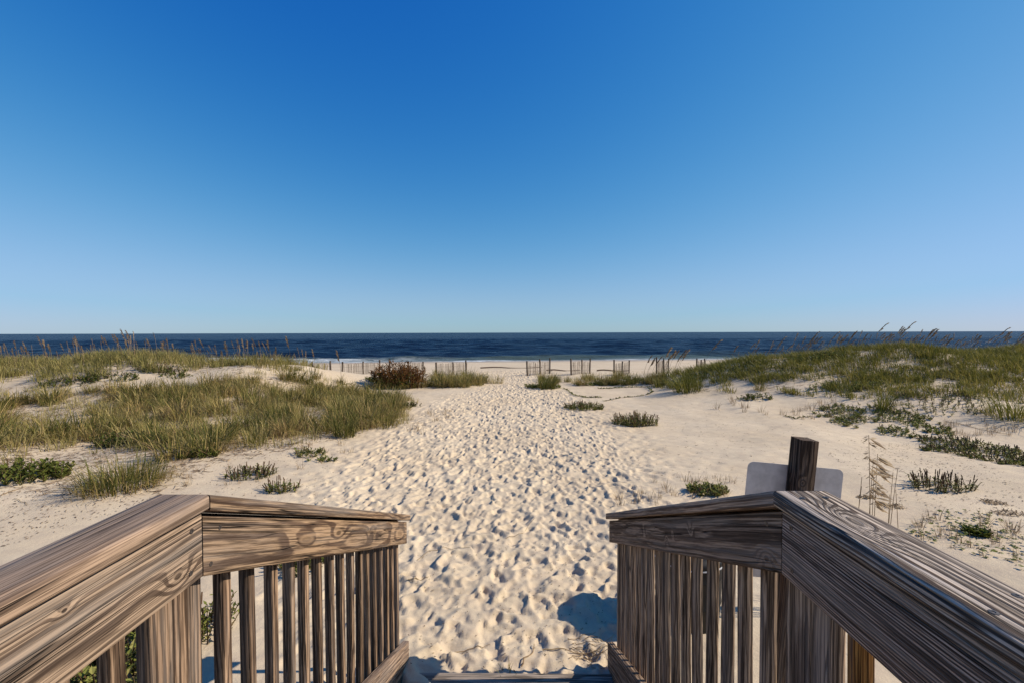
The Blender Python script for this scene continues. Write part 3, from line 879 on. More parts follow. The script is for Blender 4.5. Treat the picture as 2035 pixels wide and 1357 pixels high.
# litter of dead blades between the clumps
def litter(name, P, n, rng, mat, L=(0.06, 0.25), holes=(), noise=None, label=None):
    b = Bag()
    for (x, y) in scatter(P, n, rng, holes=holes, noise=noise):
        a = rng.uniform(0, 6.28); l = rng.uniform(*L)
        V = blade(np.array([x, y, hz(x, y) + 0.004]), a, 0.03, l, rng.uniform(0, .03), rng.uniform(.005, .013), rng, 0.0)
        for q in range(7): V[q, 2] = hz(V[q, 0], V[q, 1]) + 0.004 + rng.uniform(0, 0.02)
        b.add(V, BF, np.full(7, np.clip(rng.normal(.5, .28), 0, 1)))
    o = obj(name, b.mesh(name, mat))
    return tag(o, label, 'litter', kind='stuff')
V2w = poly([(-60, 800), (120, 785), (240, 770), (400, 766), (600, 756), (810, 795), (800, 835), (690, 868), (560, 900), (420, 925), (340, 985), (180, 985), (-60, 975)])
litter('dead_grass_litter', V2w, 11000, gr, G_DEAD, label='dead brown grass litter lying between the clumps left of the path')

ub = Bag()
for (x, y) in scatter(V2, 900, gr, holes=(H1, H2, H3), noise=(1.15, 0.15, 50)):
    s_ = gr.uniform(0.6, 1.2)
    grass_bag(ub, 26, 0.26 * s_, 0.17 * s_, gr, (-0.05, 0), 0.012, (0.80, 0.22), flop=0.75, cx=x, cy=y, zf=gz)
tag(obj('low_grass', ub.mesh('low_grass', G_MIX)), 'low matted straw grass under and between the clumps left of the path', 'low grass', kind='stuff')
V2x = poly([(-80, 772), (130, 775), (330, 770), (560, 745), (700, 762), (830, 800), (815, 845), (690, 872), (560, 892), (420, 912), (300, 905), (160, 905), (-80, 930)])
wb = Bag()
for (x, y) in scatter(V2x, 620, gr, noise=(0.8, 0.30, 52)):
    s_ = gr.uniform(0.5, 1.15)
    grass_bag(wb, 17, 0.16 * s_, 0.42 * s_, gr, (-0.05, 0), 0.010, (0.45, 0.25), flop=0.3, cx=x, cy=y, zf=gz)
tag(obj('straw_wisps', wb.mesh('straw_wisps', G_STRAW)), 'thin straw yellow wisps between the green clumps left of the path', 'low grass', kind='stuff')
# single clumps one can point to
big = Bag()
grass_bag(big, 620, 0.52, 0.55, gr, wind=(-0.05, 0), w=0.010, tone=(0.34, 0.22), flop=0.42)
grass_bag(big, 120, 0.62, 0.35, gr, wind=(-0.1, 0), w=0.011, tone=(0.75, 0.15), flop=0.8)
p = at(243, 968)
put_clump(big.mesh('beach_grass', G_MIX), p.x, p.y, 1.0, 'big rounded green grass clump just behind the sunlit railing corner', 'beach grass', rot=0.0)
mid = Bag()
grass_bag(mid, 170, 0.24, 0.66, gr, wind=(0.05, 0), w=0.012, tone=(0.30, 0.2), flop=0.15)
p = at(686, 866)
put_clump(mid.mesh('beach_grass', G_MIX), p.x, p.y, 1.0, 'tall green grass clump nearest the footprints at the patch edge', 'beach grass')
mid2 = Bag()
grass_bag(mid2, 140, 0.35, 0.55, gr, wind=(0.05, 0), w=0.012, tone=(0.5, 0.2), flop=0.25)
p = at(765, 848)
put_clump(mid2.mesh('beach_grass', G_MIX), p.x, p.y, 1.0, 'straw and green grass clump farthest into the footprinted path', 'beach grass')
p = at(412, 900)
put_clump(CLUMP[2], p.x, p.y, 1.35, 'green grass clump at the near tip of the dense patch, above the bent railing', 'beach grass')

# --- dune ridges: masses of grass
def ridge(name, P, n, rng, mat, h, tone, label, wind, blades=46, R=0.28, noise=None, w=0.016, holes=()):
    b = Bag()
    for (x, y) in scatter(P, n, rng, noise=noise, holes=holes):
        s = rng.uniform(0.7, 1.25)
        tt = (tone[0] + 0.30 * (vnoise(x / 1.7, y / 1.7, 77) - 0.5), tone[1])
        grass_bag(b, blades, R * s, h * s, rng, wind, w, tt, flop=0.2, cx=x, cy=y, cz=gz(x, y))
    o = obj(name, b.mesh(name, mat))
    return tag(o, label, 'dune grass', kind='stuff')
def wp(*pts): return [Vector(p) for p in pts]
V1 = wp((-34, 14.6), (-22, 15.0), (-18, 15.4), (-15.0, 15.8), (-13.4, 16.7), (-12.0, 17.5), (-10.2, 17.2), (-8.6, 18.3), (-9.2, 20.4), (-14, 21.0), (-34, 21.0))
ridge('dune_grass', V1, 900, gr, G_STRAW, 0.50, (0.28, 0.25), 'straw yellow grass mass on the dune crest at the left', (0.04, 0), noise=(1.6, 0.20, 41), blades=40)
V7 = poly([(1335, 772), (1340, 750), (1365, 742), (1450, 730), (1520, 722), (1640, 745), (1800, 755), (2060, 760), (2100, 800), (2000, 790), (1900, 792), (1780, 782), (1640, 772), (1520, 765), (1420, 772)])
V7b = wp((5.9, 18.3), (7.5, 16.8), (9.5, 15.6), (12, 14.6), (15, 14.2), (19, 14.2), (26, 14.8), (30, 20), (26, 23.0), (14, 22.5), (9.6, 22), (7.0, 21))
ridge('dune_grass', V7b, 1700, gr, G_OLIVE, 0.36, (0.42, 0.24), 'olive green grass mass covering the dune at the right', (-0.25, -0.02), noise=(1.5, 0.06, 42), blades=38)
V7c = wp((6.4, 16.6), (8.2, 14.9), (10.4, 13.4), (13, 12.5), (17, 11.6), (23, 11.6), (24, 15.2), (14, 15.2), (9.5, 16.4))
ridge('low_dune_grass', V7c, 620, gr, G_OLIVE, 0.27, (0.50, 0.25), 'sparse low grass at the foot of the dune at the right', (-0.2, 0), blades=24, R=0.2, noise=(0.9, 0.36, 43))
litter('dune_litter', wp((6.5, 16.5), (11, 12.5), (22, 11.5), (24, 15), (10, 19)), 2300, gr, G_DEAD, (0.08, 0.4), noise=(1.4, 0.4, 44), label='dead stems lying on the sand below the right dune')
litter('crest_litter', wp((-24, 14.6), (-8, 15.0), (-8, 17.5), (-24, 16.8)), 1000, gr, G_DEAD, (0.08, 0.35), noise=(1.0, 0.45, 45), label='dead stems lying on the sand of the left dune')

# --- strips by the sand fence
def strip(pxs, label, group, scale=1.0, mat=None):
    for (px, py, s, kind) in pxs:
        p = at(px, py)
        put_clump(CLUMP[gr.integers(7)] if kind == 0 else STRAWC[gr.integers(4)], p.x, p.y, s * scale, label, 'beach grass', group, sz=1.15)
sl = [(gr.uniform(865, 990), gr.uniform(754, 769), gr.uniform(0.9, 1.4), 0 if gr.random() < .7 else 1) for k in range(36)]
strip(sl, 'tall olive grass clump in the strip between rusty shrub and path', 'grass clumps in the strip left of the fence gap')
srr = [(gr.uniform(1075, 1325), gr.uniform(752, 768), gr.uniform(0.75, 1.1), 0 if gr.random() < .7 else 1) for k in range(42)]
strip(srr, 'olive grass clump in the strip below the fence right of the path', 'grass clumps in the strip right of the fence gap')
p = at(1085, 772)
bb = Bag(); grass_bag(bb, 200, 0.40, 0.80, gr, wind=(0.3, 0), w=0.02, tone=(0.15, 0.14), flop=0.1)
put_clump(bb.mesh('beach_grass', G_MIX), p.x, p.y, 1.0, 'dark green clump leaning at the path edge below the nearest right fence', 'beach grass', rot=0)
p = at(1365, 778)
bb = Bag(); grass_bag(bb, 240, 0.5, 0.95, gr, wind=(-0.2, 0), w=0.018, tone=(0.3, 0.2), flop=0.2)
put_clump(bb.mesh('beach_grass', G_OLIVE), p.x, p.y, 1.0, 'dark bushy clump with roots at the tip of the right dune', 'beach grass', rot=0)
p = at(2015, 832)
bb = Bag(); grass_bag(bb, 300, 0.55, 0.72, gr, wind=(-0.3, 0), w=0.014, tone=(0.4, 0.2), flop=0.3)
put_clump(bb.mesh('beach_grass', G_OLIVE), p.x, p.y, 1.0, 'wide olive grass clump at the right below the dune, near the picture edge', 'beach grass', rot=0)
p = at(1755, 815)
bb = Bag(); grass_bag(bb, 90, 0.16, 0.85, gr, wind=(0.25, 0), w=0.014, tone=(0.35, 0.2), flop=0.35)
put_clump(bb.mesh('beach_grass', G_OLIVE), p.x, p.y, 1.0, 'tall arching grass clump rising out of the big leafy patch', 'beach grass', rot=0)
for (px, py, lab) in ((628, 752, 'small dark grass tuft on the bare bank before the left fence'), (677, 762, 'single spiky tuft on the bare bank before the left fence'), (1510, 775, 'grass tuft on bare sand at the foot of the right dune')):
    p = at(px, py)
    put_clump(CLUMP[1], p.x, p.y, 0.8, lab, 'beach grass')

# --- sea oats
def oat_meshes(rng, h, lean, head):
    st_ = Bag(); hd = Bag(); lv = Bag()
    pts = []
    for i in range(7):
        t = i / 6
        pts.append((lean * t ** 2 * h, 0.02 * math.sin(t * 4), h * t * (1 - 0.06 * abs(lean) * t)))
    tube_add(st_, pts, 0.0065, 0.004, 0.6, 3)
    P = np.array(pts); n = int(20 * head)
    top = P[-1]
    for k in range(n):
        t = 0.68 + 0.32 * k / (n - 1)
        i = min(int(t * 6), 5); f = t * 6 - i
        b = P[i] * (1 - f) + P[i + 1] * f
        a = rng.uniform(-1.0, 1.0) + (0 if lean >= 0 else math.pi)
        dst = (P[6] - P[4]) / np.linalg.norm(P[6] - P[4])
        d = dst * rng.uniform(0.5, 1.0) + 0.55 * np.array([math.cos(a) * 0.8, math.sin(a) * 0.7, rng.uniform(-0.8, 0.2)])
        L = rng.uniform(0.05, 0.10) * head
        leaf_add(hd, b, d, np.array([0.1, 1, 0.2]), L, L * 0.34, np.clip(rng.normal(0.5, .25), 0, 1))
    for k in range(5):
        V = blade(np.array([0, 0, 0.0]), rng.uniform(0, 6.28), 0.5, 0.3, 0.15, 0.012, rng)
        lv.add(V, BF, np.full(7, rng.uniform(0.2, 0.9)))
    return st_.mesh('stem', G_DRY), hd.mesh('seed_head', G_OAT), lv.mesh('leaf_tuft', G_STRAW)

def oat(ms, x, y, z, rot, s, label, group):
    r = empty('sea_oat', (x, y, z - 0.02), (0, 0, rot)); r.scale = (s, s, s)
    obj('stem', ms[0], r); obj('seed_head', ms[1], r); obj('leaf_tuft', ms[2], r)
    tag(r, label, 'sea oat', group)
    return r
og = np.random.default_rng(33)
OL = [oat_meshes(og, og.uniform(0.95, 1.35), og.uniform(-0.25, 0.12), og.uniform(1.0, 1.5)) for k in range(7)]
OR = [oat_meshes(og, og.uniform(0.9, 1.25), og.uniform(0.22, 0.5), og.uniform(1.0, 1.4)) for k in range(7)]
for k in range(138):
    f = og.random(); x = -23.5 + f * 14.2 + og.normal(0, .2); y = og.uniform(16.9, 19.2)
    oat(OL[og.integers(7)], x, y, gz(x, y), og.normal(0, 0.5), og.uniform(0.5, 1.0) * (1.12 if k % 9 == 0 else 0.95), 
        'sea oat on the left dune crest, ' + ('over the last grass before the fences' if x > -11.6 else 'above the bare sand band' if x > -14.6 else 'in tall grass by the sand band' if x > -17.8 else 'in tall grass at the photo edge'), 'sea oats on the left dune crest')
for k in range(160):
    f = og.random() ** 0.9; x = 9.0 + f * 16.0; y = og.uniform(18.0, 21.0)
    oat(OR[og.integers(7)], x, y, gz(x, y), og.normal(0, 0.4), og.uniform(0.5, 0.98), 
        'bent sea oat on the right dune crest, ' + ('on its low shoulder by the bush' if x < 12.2 else 'on its first high knoll' if x < 15.6 else 'in the dip past the first knoll' if x < 18.8 else 'on its far end by the photo edge'), 'sea oats on the right dune crest')
for (px, py, lab) in ((578, 735, 'lone sea oat before the left fence, nearest the grassy crest'), (678, 760, 'thin lone sea oat on the bare bank before the second left fence')):
    p = at(px, py); oat(OL[3], p.x, p.y, p.z, 0, 1.3, lab, None)
for k in range(14):
    x = og.uniform(6.2, 9.0); y = og.uniform(19.5, 22.5)
    oat(OR[og.integers(7)], x, y, gz(x, y), og.normal(0, 0.4), og.uniform(0.9, 1.3), 'sea oat stalk before the fence at the tip of the right dune', 'sea oats at the tip of the right dune')

# the tall near sea oats behind the right railing
nb = np.random.default_rng(44)
BX, BY = 3.10, 3.75
root = tag(empty('tall_sea_oats', (BX, BY, gz(BX, BY))), 'tall dry sea oats with feathery drooping heads behind the grey railing', 'sea oats')
specs = [(0.00, 0.0, 1.60, -0.03, 1.6), (0.06, 0.05, 1.42, 0.03, 1.4), (0.10, -0.04, 1.32, 0.09, 0), (-0.12, 0.03, 1.22, 0.06, 0), (-0.18, -0.03, 1.16, 0.07, 0), (0.17, 0.04, 1.26, 0.05, 0), (0.26, 0.0, 1.12, -0.05, 0), (-0.05, -0.06, 1.24, 0.02, 0), (0.03, 0.08, 1.36, 0.05, 0), (0.20, 0.07, 1.05, 0.02, 0)]
for (dx, dy, h, ln, hd_) in specs:
    b = Bag()
    P = [(dx + ln * t * t, dy, -0.03 + h * t) for t in np.linspace(0, 1, 7)]
    tube_add(b, P, 0.0048, 0.0025, nb.uniform(.4, .9), 4)
    obj('stem', b.mesh('stem', G_DRY), root)
    if hd_:
        hb = Bag()
        for k in range(46):
            t = nb.choice([0.70, 0.79, 0.88, 0.97]) + nb.normal(0, .018); t = min(t, 1.0); i = min(int(t * 6), 5); f = t * 6 - i
            q = np.array(P[i]) * (1 - f) + np.array(P[i + 1]) * f
            right = nb.random() < 0.72
            a = nb.uniform(-0.7, 0.7) + (0 if right else math.pi)
            L = nb.uniform(0.06, 0.20) if right else nb.uniform(0.03, 0.07)
            leaf_add(hb, q, np.array([math.cos(a), math.sin(a), nb.uniform(-0.95, -0.1)]), np.array([0.1, 1, 0.3]), L, L * 0.15, np.clip(nb.normal(.85, .2), 0, 1))
        obj('seed_head', hb.mesh('seed_head', G_OAT), root)
b = Bag()
grass_bag(b, 40, 0.18, 0.7, nb, w=0.008, tone=(0.6, 0.2), flop=0.1)
obj('leaf_tuft', b.mesh('leaf_tuft', G_DRY), root)

# --- leafy plants
def leafy(name, loc, rx, ry, nstem, h, rng, label, leafL=0.045, red=0.4, tone=(0.55, 0.24), flat=0.0, lean=0.3, group=None, stemmat=None, leafmat=None, per=9):
    root = tag(empty(name, loc), label, 'plant', group)
    sb, lb = Bag(), Bag()
    for k in range(nstem):
        a = rng.uniform(0, 6.28); rr = math.sqrt(rng.random())
        x, y = rx * rr * math.cos(a), ry * rr * math.sin(a)
        if rx > 0.8 and nstem > 300 and vnoise((loc[0] + x) / 0.42, (loc[1] + y) / 0.42, 91) < 0.30: continue
        z = hz(loc[0] + x, loc[1] + y) - loc[2] - 0.015
        hh = h * rng.uniform(0.5, 1.1) * (1.0 - 0.35 * rr)
        d = np.array([math.cos(a) * lean * rr + rng.normal(0, .18), math.sin(a) * lean * rr + rng.normal(0, .18), 1.0 - flat * rng.random()])
        d /= np.linalg.norm(d)
        p0 = np.array([x, y, z]); pts = [p0, p0 + d * hh * .5, p0 + d * hh + np.array([0, 0, -flat * hh * .2])]
        tube_add(sb, pts, 0.006, 0.004, rng.uniform(0, 1), 3)
        n = max(3, int(per * rng.uniform(.6, 1.3)))
        top_red = rng.random() < red
        for i in range(n):
            t = (i + 0.5) / n
            if top_red and t > 0.6: continue
            q = pts[0] * (1 - t) + pts[2] * t
            an = i * 2.4 + rng.uniform(-.4, .4)
            leaf_add(lb, q, np.array([math.cos(an), math.sin(an), rng.uniform(0.2, 1.1)]), np.array([0, 0, 1.0]), leafL * rng.uniform(.7, 1.3), leafL * .5, np.clip(rng.normal(*tone), 0, 1))
        if top_red:
            tube_add(sb, [pts[1] * .3 + pts[2] * .7, pts[2] + d * 0.05], 0.009, 0.007, rng.uniform(.2, .8), 4)
    obj('stem', sb.mesh('stem', stemmat or G_REDTIP), root)['kind'] = 'stuff'
    obj('foliage', lb.mesh('foliage', leafmat or G_LEAF), root)['kind'] = 'stuff'
    return root
lr = np.random.default_rng(55)
PL = [  # px, py, rx, ry, stems, height, label, kwargs
    (500, 946, 0.42, 0.25, 85, 0.22, 'spiky succulent plant on open sand, larger of two beyond the bent railing', dict(red=.5)),
    (560, 972, 0.26, 0.16, 46, 0.19, 'small spiky succulent plant just above the sloped left handrail', dict(red=.5)),
    (614, 903, 0.32, 0.18, 34, 0.17, 'low bright green plant on sand between the grass patch and footprints', dict(red=.2, leafL=.06)),
    (640, 915, 0.30, 0.10, 12, 0.10, 'tiny trailing plant just below the bright green one', dict(red=.1, leafL=.07)),
    (1160, 812, 0.62, 0.45, 170, 0.27, 'round bushy succulent beside the footprint path, the farther one', dict(red=.35, leafL=.06)),
    (1262, 842, 0.60, 0.42, 210, 0.34, 'round spiky succulent on bare sand, the nearer one right of the path', dict(red=.45, leafL=.055)),
    (1868, 968, 0.46, 0.25, 85, 0.26, 'red stemmed spiky plant with streaky shadows on sand at the right', dict(red=.75)),
    (1405, 978, 0.28, 0.2, 90, 0.15, 'light green leafy plant on sand beyond the sloped right handrail', dict(red=.1, leafL=.06, tone=(.65, .2))),
    (1978, 906, 0.82, 1.35, 700, 0.15, 'wide creeping leafy patch at the right edge with reddish tips', dict(red=.6, leafL=.055, flat=.5)),
    (1880, 893, 0.55, 0.2, 60, 0.12, 'low trailing plant with a bright green heart linking two patches', dict(red=.4, leafL=.055)),
    (1742, 834, 1.25, 1.6, 700, 0.15, 'large creeping green patch on sand below the right dune', dict(red=.15, leafL=.065, flat=.5)),
    (1860, 802, 1.5, 1.0, 200, 0.22, 'brown and green low shrub patch at the foot of the right dune', dict(red=.6, leafL=.06)),
    (55, 950, 0.55, 0.38, 100, 0.34, 'dark green leafy bush at the left edge behind the railing', dict(red=.05, leafL=.09, tone=(.35, .2))),
    (262, 880, 0.8, 0.4, 110, 0.34, 'dark leafy shrub inside the grass patch at the left', dict(red=.1, leafL=.085, tone=(.15, .15))),
    (390, 908, 0.4, 0.2, 50, 0.2, 'dark green leaves under the near tip of the grass patch', dict(red=.1, leafL=.07, tone=(.2, .15))),
    (1940, 1062, 0.11, 0.09, 26, 0.09, 'small dense green rosette among scattered round leaves', dict(red=.0, leafL=.07, tone=(.3, .15))),
    (805, 808, 0.55, 0.22, 40, 0.18, 'low dark green plant at the path end of the left grass', dict(red=.1, leafL=.08, tone=(.25, .15))),
    (760, 758, 1.0, 0.4, 70, 0.25, 'green leafy ground plant at the foot of the rusty shrub', dict(red=.1, leafL=.10, tone=(.35, .2))),
    (1080, 770, 0.9, 0.4, 80, 0.25, 'leafy vine mat at the path edge below the first right fence', dict(red=.05, leafL=.10, tone=(.45, .25))),
    (1230, 762, 2.2, 0.35, 130, 0.2, 'long leafy vine mat below the fences right of the path', dict(red=.05, leafL=.10, tone=(.6, .25))),
    (1500, 792, 0.6, 0.3, 40, 0.2, 'dark leafy plant on sand at the foot of the dune slope', dict(red=.2, leafL=.08, tone=(.3, .2))),
    (1690, 772, 1.3, 0.4, 110, 0.25, 'bright green leafy patch on the lower dune slope at the right', dict(red=.05, leafL=.08, tone=(.75, .15))),
    (130, 762, 1.2, 0.4, 90, 0.25, 'dark green patch on the sand band of the left dune', dict(red=.3, leafL=.08, tone=(.25, .2))),
    (215, 752, 1.1, 0.4, 80, 0.22, 'green leafy patch in the middle of the left sand band', dict(red=.2, leafL=.08, tone=(.35, .2))),
    (320, 738, 0.9, 0.4, 70, 0.3, 'brown and green shrub on top of the left sand band', dict(red=.6, leafL=.08, tone=(.25, .2))),
    (350, 748, 0.7, 0.25, 34, 0.18, 'sparse plant below the shrub of the left sand band', dict(red=.2, leafL=.08)),
    (1620, 715, 1.2, 0.5, 100, 0.35, 'yellow green bush on the shoulder of the right dune', dict(red=.1, leafL=.11, tone=(.4, .25))),
    (605, 1128, 0.22, 0.2, 40, 0.22, 'green plant on sand seen through the upper left pickets', dict(red=.05, leafL=.06)),
    (200, 1330, 0.55, 0.5, 240, 0.36, 'leafy green weeds beside the stairs under the left level railing', dict(red=.05, leafL=.065, tone=(.6, .25))),
    (405, 1265, 0.16, 0.3, 50, 0.28, 'thin weeds showing through the gap beside the left post', dict(red=.1, leafL=.05, tone=(.5, .25))),
]
for (px, py, rx, ry, ns, h, lab, kw) in PL:
    p = at(px, py)
    leafy('leafy_plant', (p.x, p.y, hz(p.x, p.y)), rx, ry, ns, h, lr, lab, **kw)

# rusty shrub by the fence
p = at(795, 768)
rs = tag(empty('rusty_shrub', (p.x, p.y, hz(p.x, p.y))), 'rusty brown dead looking shrub standing before the sand fence', 'shrub')
sb, lb, gb = Bag(), Bag(), Bag()
for k in range(105):
    a = lr.uniform(0, 6.28); rr = math.sqrt(lr.random())
    b0 = np.array([1.1 * rr * math.cos(a), 0.6 * rr * math.sin(a), -0.03])
    hh = lr.uniform(0.75, 1.2) * (1.15 - 0.5 * rr)
    d = np.array([math.cos(a) * .35 * rr - .1, math.sin(a) * .3 * rr, 1.0]); e = b0 + d * hh
    tube_add(sb, [b0, b0 + d * hh * .5, e], 0.014, 0.006, lr.random() * .4, 4)
    for i in range(16):
        t = lr.uniform(0.25, 1.0); q = b0 * (1 - t) + e * t
        an = lr.uniform(0, 6.28)
        leaf_add(lb, q, np.array([math.cos(an), math.sin(an), lr.uniform(-.2, 1.5)]), np.array([0, 0, 1.0]), lr.uniform(.12, .28), .045, np.clip(lr.normal(.45, .28), 0, 1))
obj('stem', sb.mesh('stem', G_RUST), rs)['kind'] = 'stuff'
obj('foliage', lb.mesh('foliage', G_RUST), rs)['kind'] = 'stuff'
for k in range(260):
    a = lr.uniform(0, 6.28); rr = math.sqrt(lr.random())
    leaf_add(gb, np.array([1.15 * rr * math.cos(a), 0.65 * rr * math.sin(a) - 0.12, lr.uniform(0.02, 0.62)]), np.array([lr.normal(), lr.normal(), 0.6]), np.array([0, 0, 1.0]), lr.uniform(.12, .26), .05, np.clip(lr.normal(.5, .2), 0, 1))
obj('green_foliage', gb.mesh('green_foliage', G_LEAF), rs)['kind'] = 'stuff'
for (px, py) in ((748, 770), (762, 771), (778, 770), (796, 771), (818, 770), (840, 768), (855, 766)):
    q = at(px, py)
    put_clump(CLUMP[gr.integers(7)], q.x, q.y, 1.3, 'green grass clump growing at the foot of the rusty shrub', 'beach grass', 'grass clumps at the foot of the rusty shrub')

# trailing vines on the sand
def vine(pxs, label, leaf=0.09, n=50):
    W = [at(*q) for q in pxs]
    root = tag(empty('beach_vine', W[0]), label, 'vine')
    sb, lb = Bag(), Bag(); pts = []
    for i in range(n):
        f = i / (n - 1) * (len(W) - 1); j = min(int(f), len(W) - 2); q = W[j].lerp(W[j + 1], f - j)
        x = q.x + lr.normal(0, .015); y = q.y + lr.normal(0, .03)
        pts.append(np.array([x, y, hz(x, y) + 0.012]) - np.array(W[0]))
        for e in range(2):
            an = lr.uniform(0, 6.28)
            leaf_add(lb, pts[-1], np.array([math.cos(an), math.sin(an), lr.uniform(.2, .9)]), np.array([0, 0, 1.0]), leaf * lr.uniform(.6, 1.2), leaf * .7, np.clip(lr.normal(.4, .25), 0, 1))
    tube_add(sb, pts, 0.006, 0.004, 0.4, 4)
    obj('stem', sb.mesh('stem', G_REDTIP), root)
    obj('foliage', lb.mesh('foliage', G_LEAF), root)['kind'] = 'stuff'
vine([(1122, 772), (1140, 785), (1165, 790), (1195, 790)], 'runner of vine leaves curving on sand beyond the far succulent')
vine([(1200, 797), (1240, 790), (1285, 784), (1298, 779), (1290, 772)], 'long vine runner rising to a leafy end on bare sand')
vine([(1190, 772), (1240, 770), (1310, 766), (1330, 758)], 'vine runner along the foot of the grass strip right of the path', n=70)
vine([(700, 762), (676, 766), (668, 770)], 'short vine of dark leaves on the bare bank', n=24)
vine([(1560, 826), (1580, 832), (1610, 828)], 'short sparse vine on sand left of the large creeping patch', leaf=.06, n=24)

# scattered round leaves on the right
b = Bag()
PW = poly([(1800, 1060), (1850, 1015), (1960, 1020), (2045, 1060), (2045, 1140), (1960, 1110), (1880, 1090)])
for (x, y) in scatter(PW, 190, lr):
    z = hz(x, y); r = lr.uniform(0.012, 0.028)
    a0 = lr.uniform(0, 6.28); tl = lr.uniform(0.01, 0.05)
    V = np.array([(x, y, z + tl)] + [(x + r * math.cos(a0 + i), y + r * math.sin(a0 + i), z + tl + lr.normal(0, .004)) for i in np.linspace(0, 5.6, 8)])
    b.add(V, [(0, i, i + 1) for i in range(1, 8)], np.full(9, np.clip(lr.normal(.3, .2), 0, 1)))
o = obj('pennywort_leaves', b.mesh('pennywort_leaves', G_LEAF))
tag(o, 'scattered small round green leaves on sand below the tall sea oats', 'ground cover', kind='stuff')

# brown mats
for (px, py, rx, ry, lab) in ((1772, 1008, .17, .06, 'brown dry mat on sand at the foot of the tall sea oats'), (1975, 1000, .16, .07, 'flat brown plant mat at the right, upper of two'), (2008, 1022, .24, .06, 'flat brown plant mat at the right, lower and longer of two'), (1722, 988, .14, .04, 'small brown mat left of the tall sea oats stems')):
    p = at(px, py); b = Bag()
    for k in range(150):
        a = lr.uniform(0, 6.28); rr = math.sqrt(lr.random()); x = p.x + rx * rr * math.cos(a); y = p.y + ry * 1.6 * rr * math.sin(a)
        leaf_add(b, np.array([x, y, hz(x, y) + 0.006]), np.array([lr.normal(), lr.normal(), lr.uniform(.0, .7)]), np.array([0, 0, 1.0]), lr.uniform(.02, .05), .014, lr.random())
    tag(obj('dry_mat', b.mesh('dry_mat', G_DRY)), lab, 'plant')

# dry sprouts
def sprouts(P, n, label, group, s=(0.5, 1.0), gap=0.1):
    for (x, y) in scatter(P, n, lr, gap=gap):
        put_clump(THIN[lr.integers(4)], x, y, lr.uniform(*s), label, 'grass sprout', group, name='dry_sprout')
sprouts(poly([(1210, 1010), (1230, 985), (1310, 955), (1440, 950), (1480, 965), (1440, 990), (1330, 1000)]), 26, 'thin dry sprout on sand beyond the sloped right handrail', 'dry sprouts beyond the right handrail', (0.45, .9))
sprouts(poly([(1400, 830), (1440, 792), (1560, 790), (1660, 800), (1680, 830), (1600, 840), (1500, 835)]), 26, 'dry stalk sprout on open sand below the right dune', 'dry sprouts below the right dune', (0.8, 1.5))
sprouts(poly([(1820, 850), (1900, 828), (2035, 848), (2035, 865), (1900, 870)]), 24, 'dry sprout between the two creeping patches at the right', 'dry sprouts between creeping patches', (0.6, 1.1))
sprouts(poly([(430, 960), (450, 900), (640, 880), (720, 880), (700, 910), (500, 985)]), 20, 'thin dry sprout near the succulents left of the footprints', 'dry sprouts by the left succulents', (0.4, .9))
sprouts(poly([(800, 850), (830, 815), (900, 812), (880, 850), (820, 880)]), 18, 'dry sprout at the left margin of the footprint path', 'dry sprouts at the path margin', (0.5, 1.0))
sprouts(poly([(1800, 1060), (1850, 1015), (1960, 1020), (2045, 1060), (2045, 1150), (1960, 1110), (1880, 1090)]), 26, 'pale dry sprout among scattered round leaves', 'dry sprouts among round leaves', (0.35, .9), 0.05)
sprouts(poly([(330, 960), (350, 925), (400, 935), (380, 985)]), 6, 'dry sprout right of the big rounded grass clump', 'dry sprouts by the big clump', (0.5, 1.0))
p = at(1010, 1350)
b = Bag(); grass_bag(b, 26, 0.05, 0.13, lr, w=0.006, tone=(0.35, .25), flop=.4)
put_clump(b.mesh('beach_grass', G_MIX), p.x, p.y, 1.0, 'small green tuft at the edge of the lowest tread', 'beach grass')

# twigs and roots by the stairs
def twig(pxs, label, r=0.004, group=None):
    W = [at(*q) for q in pxs]
    b = Bag(); pts = []
    n = 9
    for i in range(n):
        f = i / (n - 1) * (len(W) - 1); j = min(int(f), len(W) - 2); q = W[j].lerp(W[j + 1], f - j)
        x = q.x + lr.normal(0, .006); y = q.y + lr.normal(0, .006)
        pts.append((x - W[0].x, y - W[0].y, hz(x, y) + r + 0.004 * math.sin(i) + .006 - W[0].z))
    tube_add(b, pts, r, r * .5, lr.uniform(.2, .9), 5)
    o = obj('twig', b.mesh('twig', G_DRY)); o.location = W[0]
    tag(o, label, 'twig', group)
twig([(830, 1115), (850, 1095), (885, 1090), (935, 1096)], 'long curved dry stem on footprints beside the left handrail end', .004)
twig([(905, 1300), (940, 1290), (975, 1285)], 'dry stem lying left of centre near the lowest tread', .004)
twig([(1035, 1330), (1055, 1305), (1062, 1285)], 'upright looking dry stem in the middle near the lowest tread', .005)
twig([(1075, 1297), (1120, 1302), (1200, 1296)], 'long root lying across the sand towards the right stringer', .005)
twig([(810, 1158), (830, 1155), (850, 1148)], 'short dark stick beside the left pickets', .006)
twig([(1005, 1075), (1040, 1060), (1062, 1035)], 'thin straw across the footprints in the middle', .003)
for k in range(16):
    x0 = lr.uniform(1120, 1195); y0 = lr.uniform(1272, 1330)
    twig([(x0, y0), (x0 + lr.uniform(10, 35), y0 + lr.uniform(-10, 10)), (x0 + lr.uniform(35, 60), y0 + lr.uniform(-14, 8))], 'one of the tangled dry stems at the end of the right stringer', .003, 'tangled stems by the right stringer')
twig([(1430, 832), (1500, 838), (1600, 862)], 'long dry runner on the open sand right of the path', .006) if False else None
twig([(1880, 838), (1930, 848), (2010, 866)], 'long bare runner across the sand between the creeping patches', .007)
twig([(0, 985), (25, 976), (50, 968)], 'dark stick on the sand at the left edge above the railing', .008)
twig([(30, 992), (58, 1004)], 'thin forked stick on the plain sand above the left railing', .004)

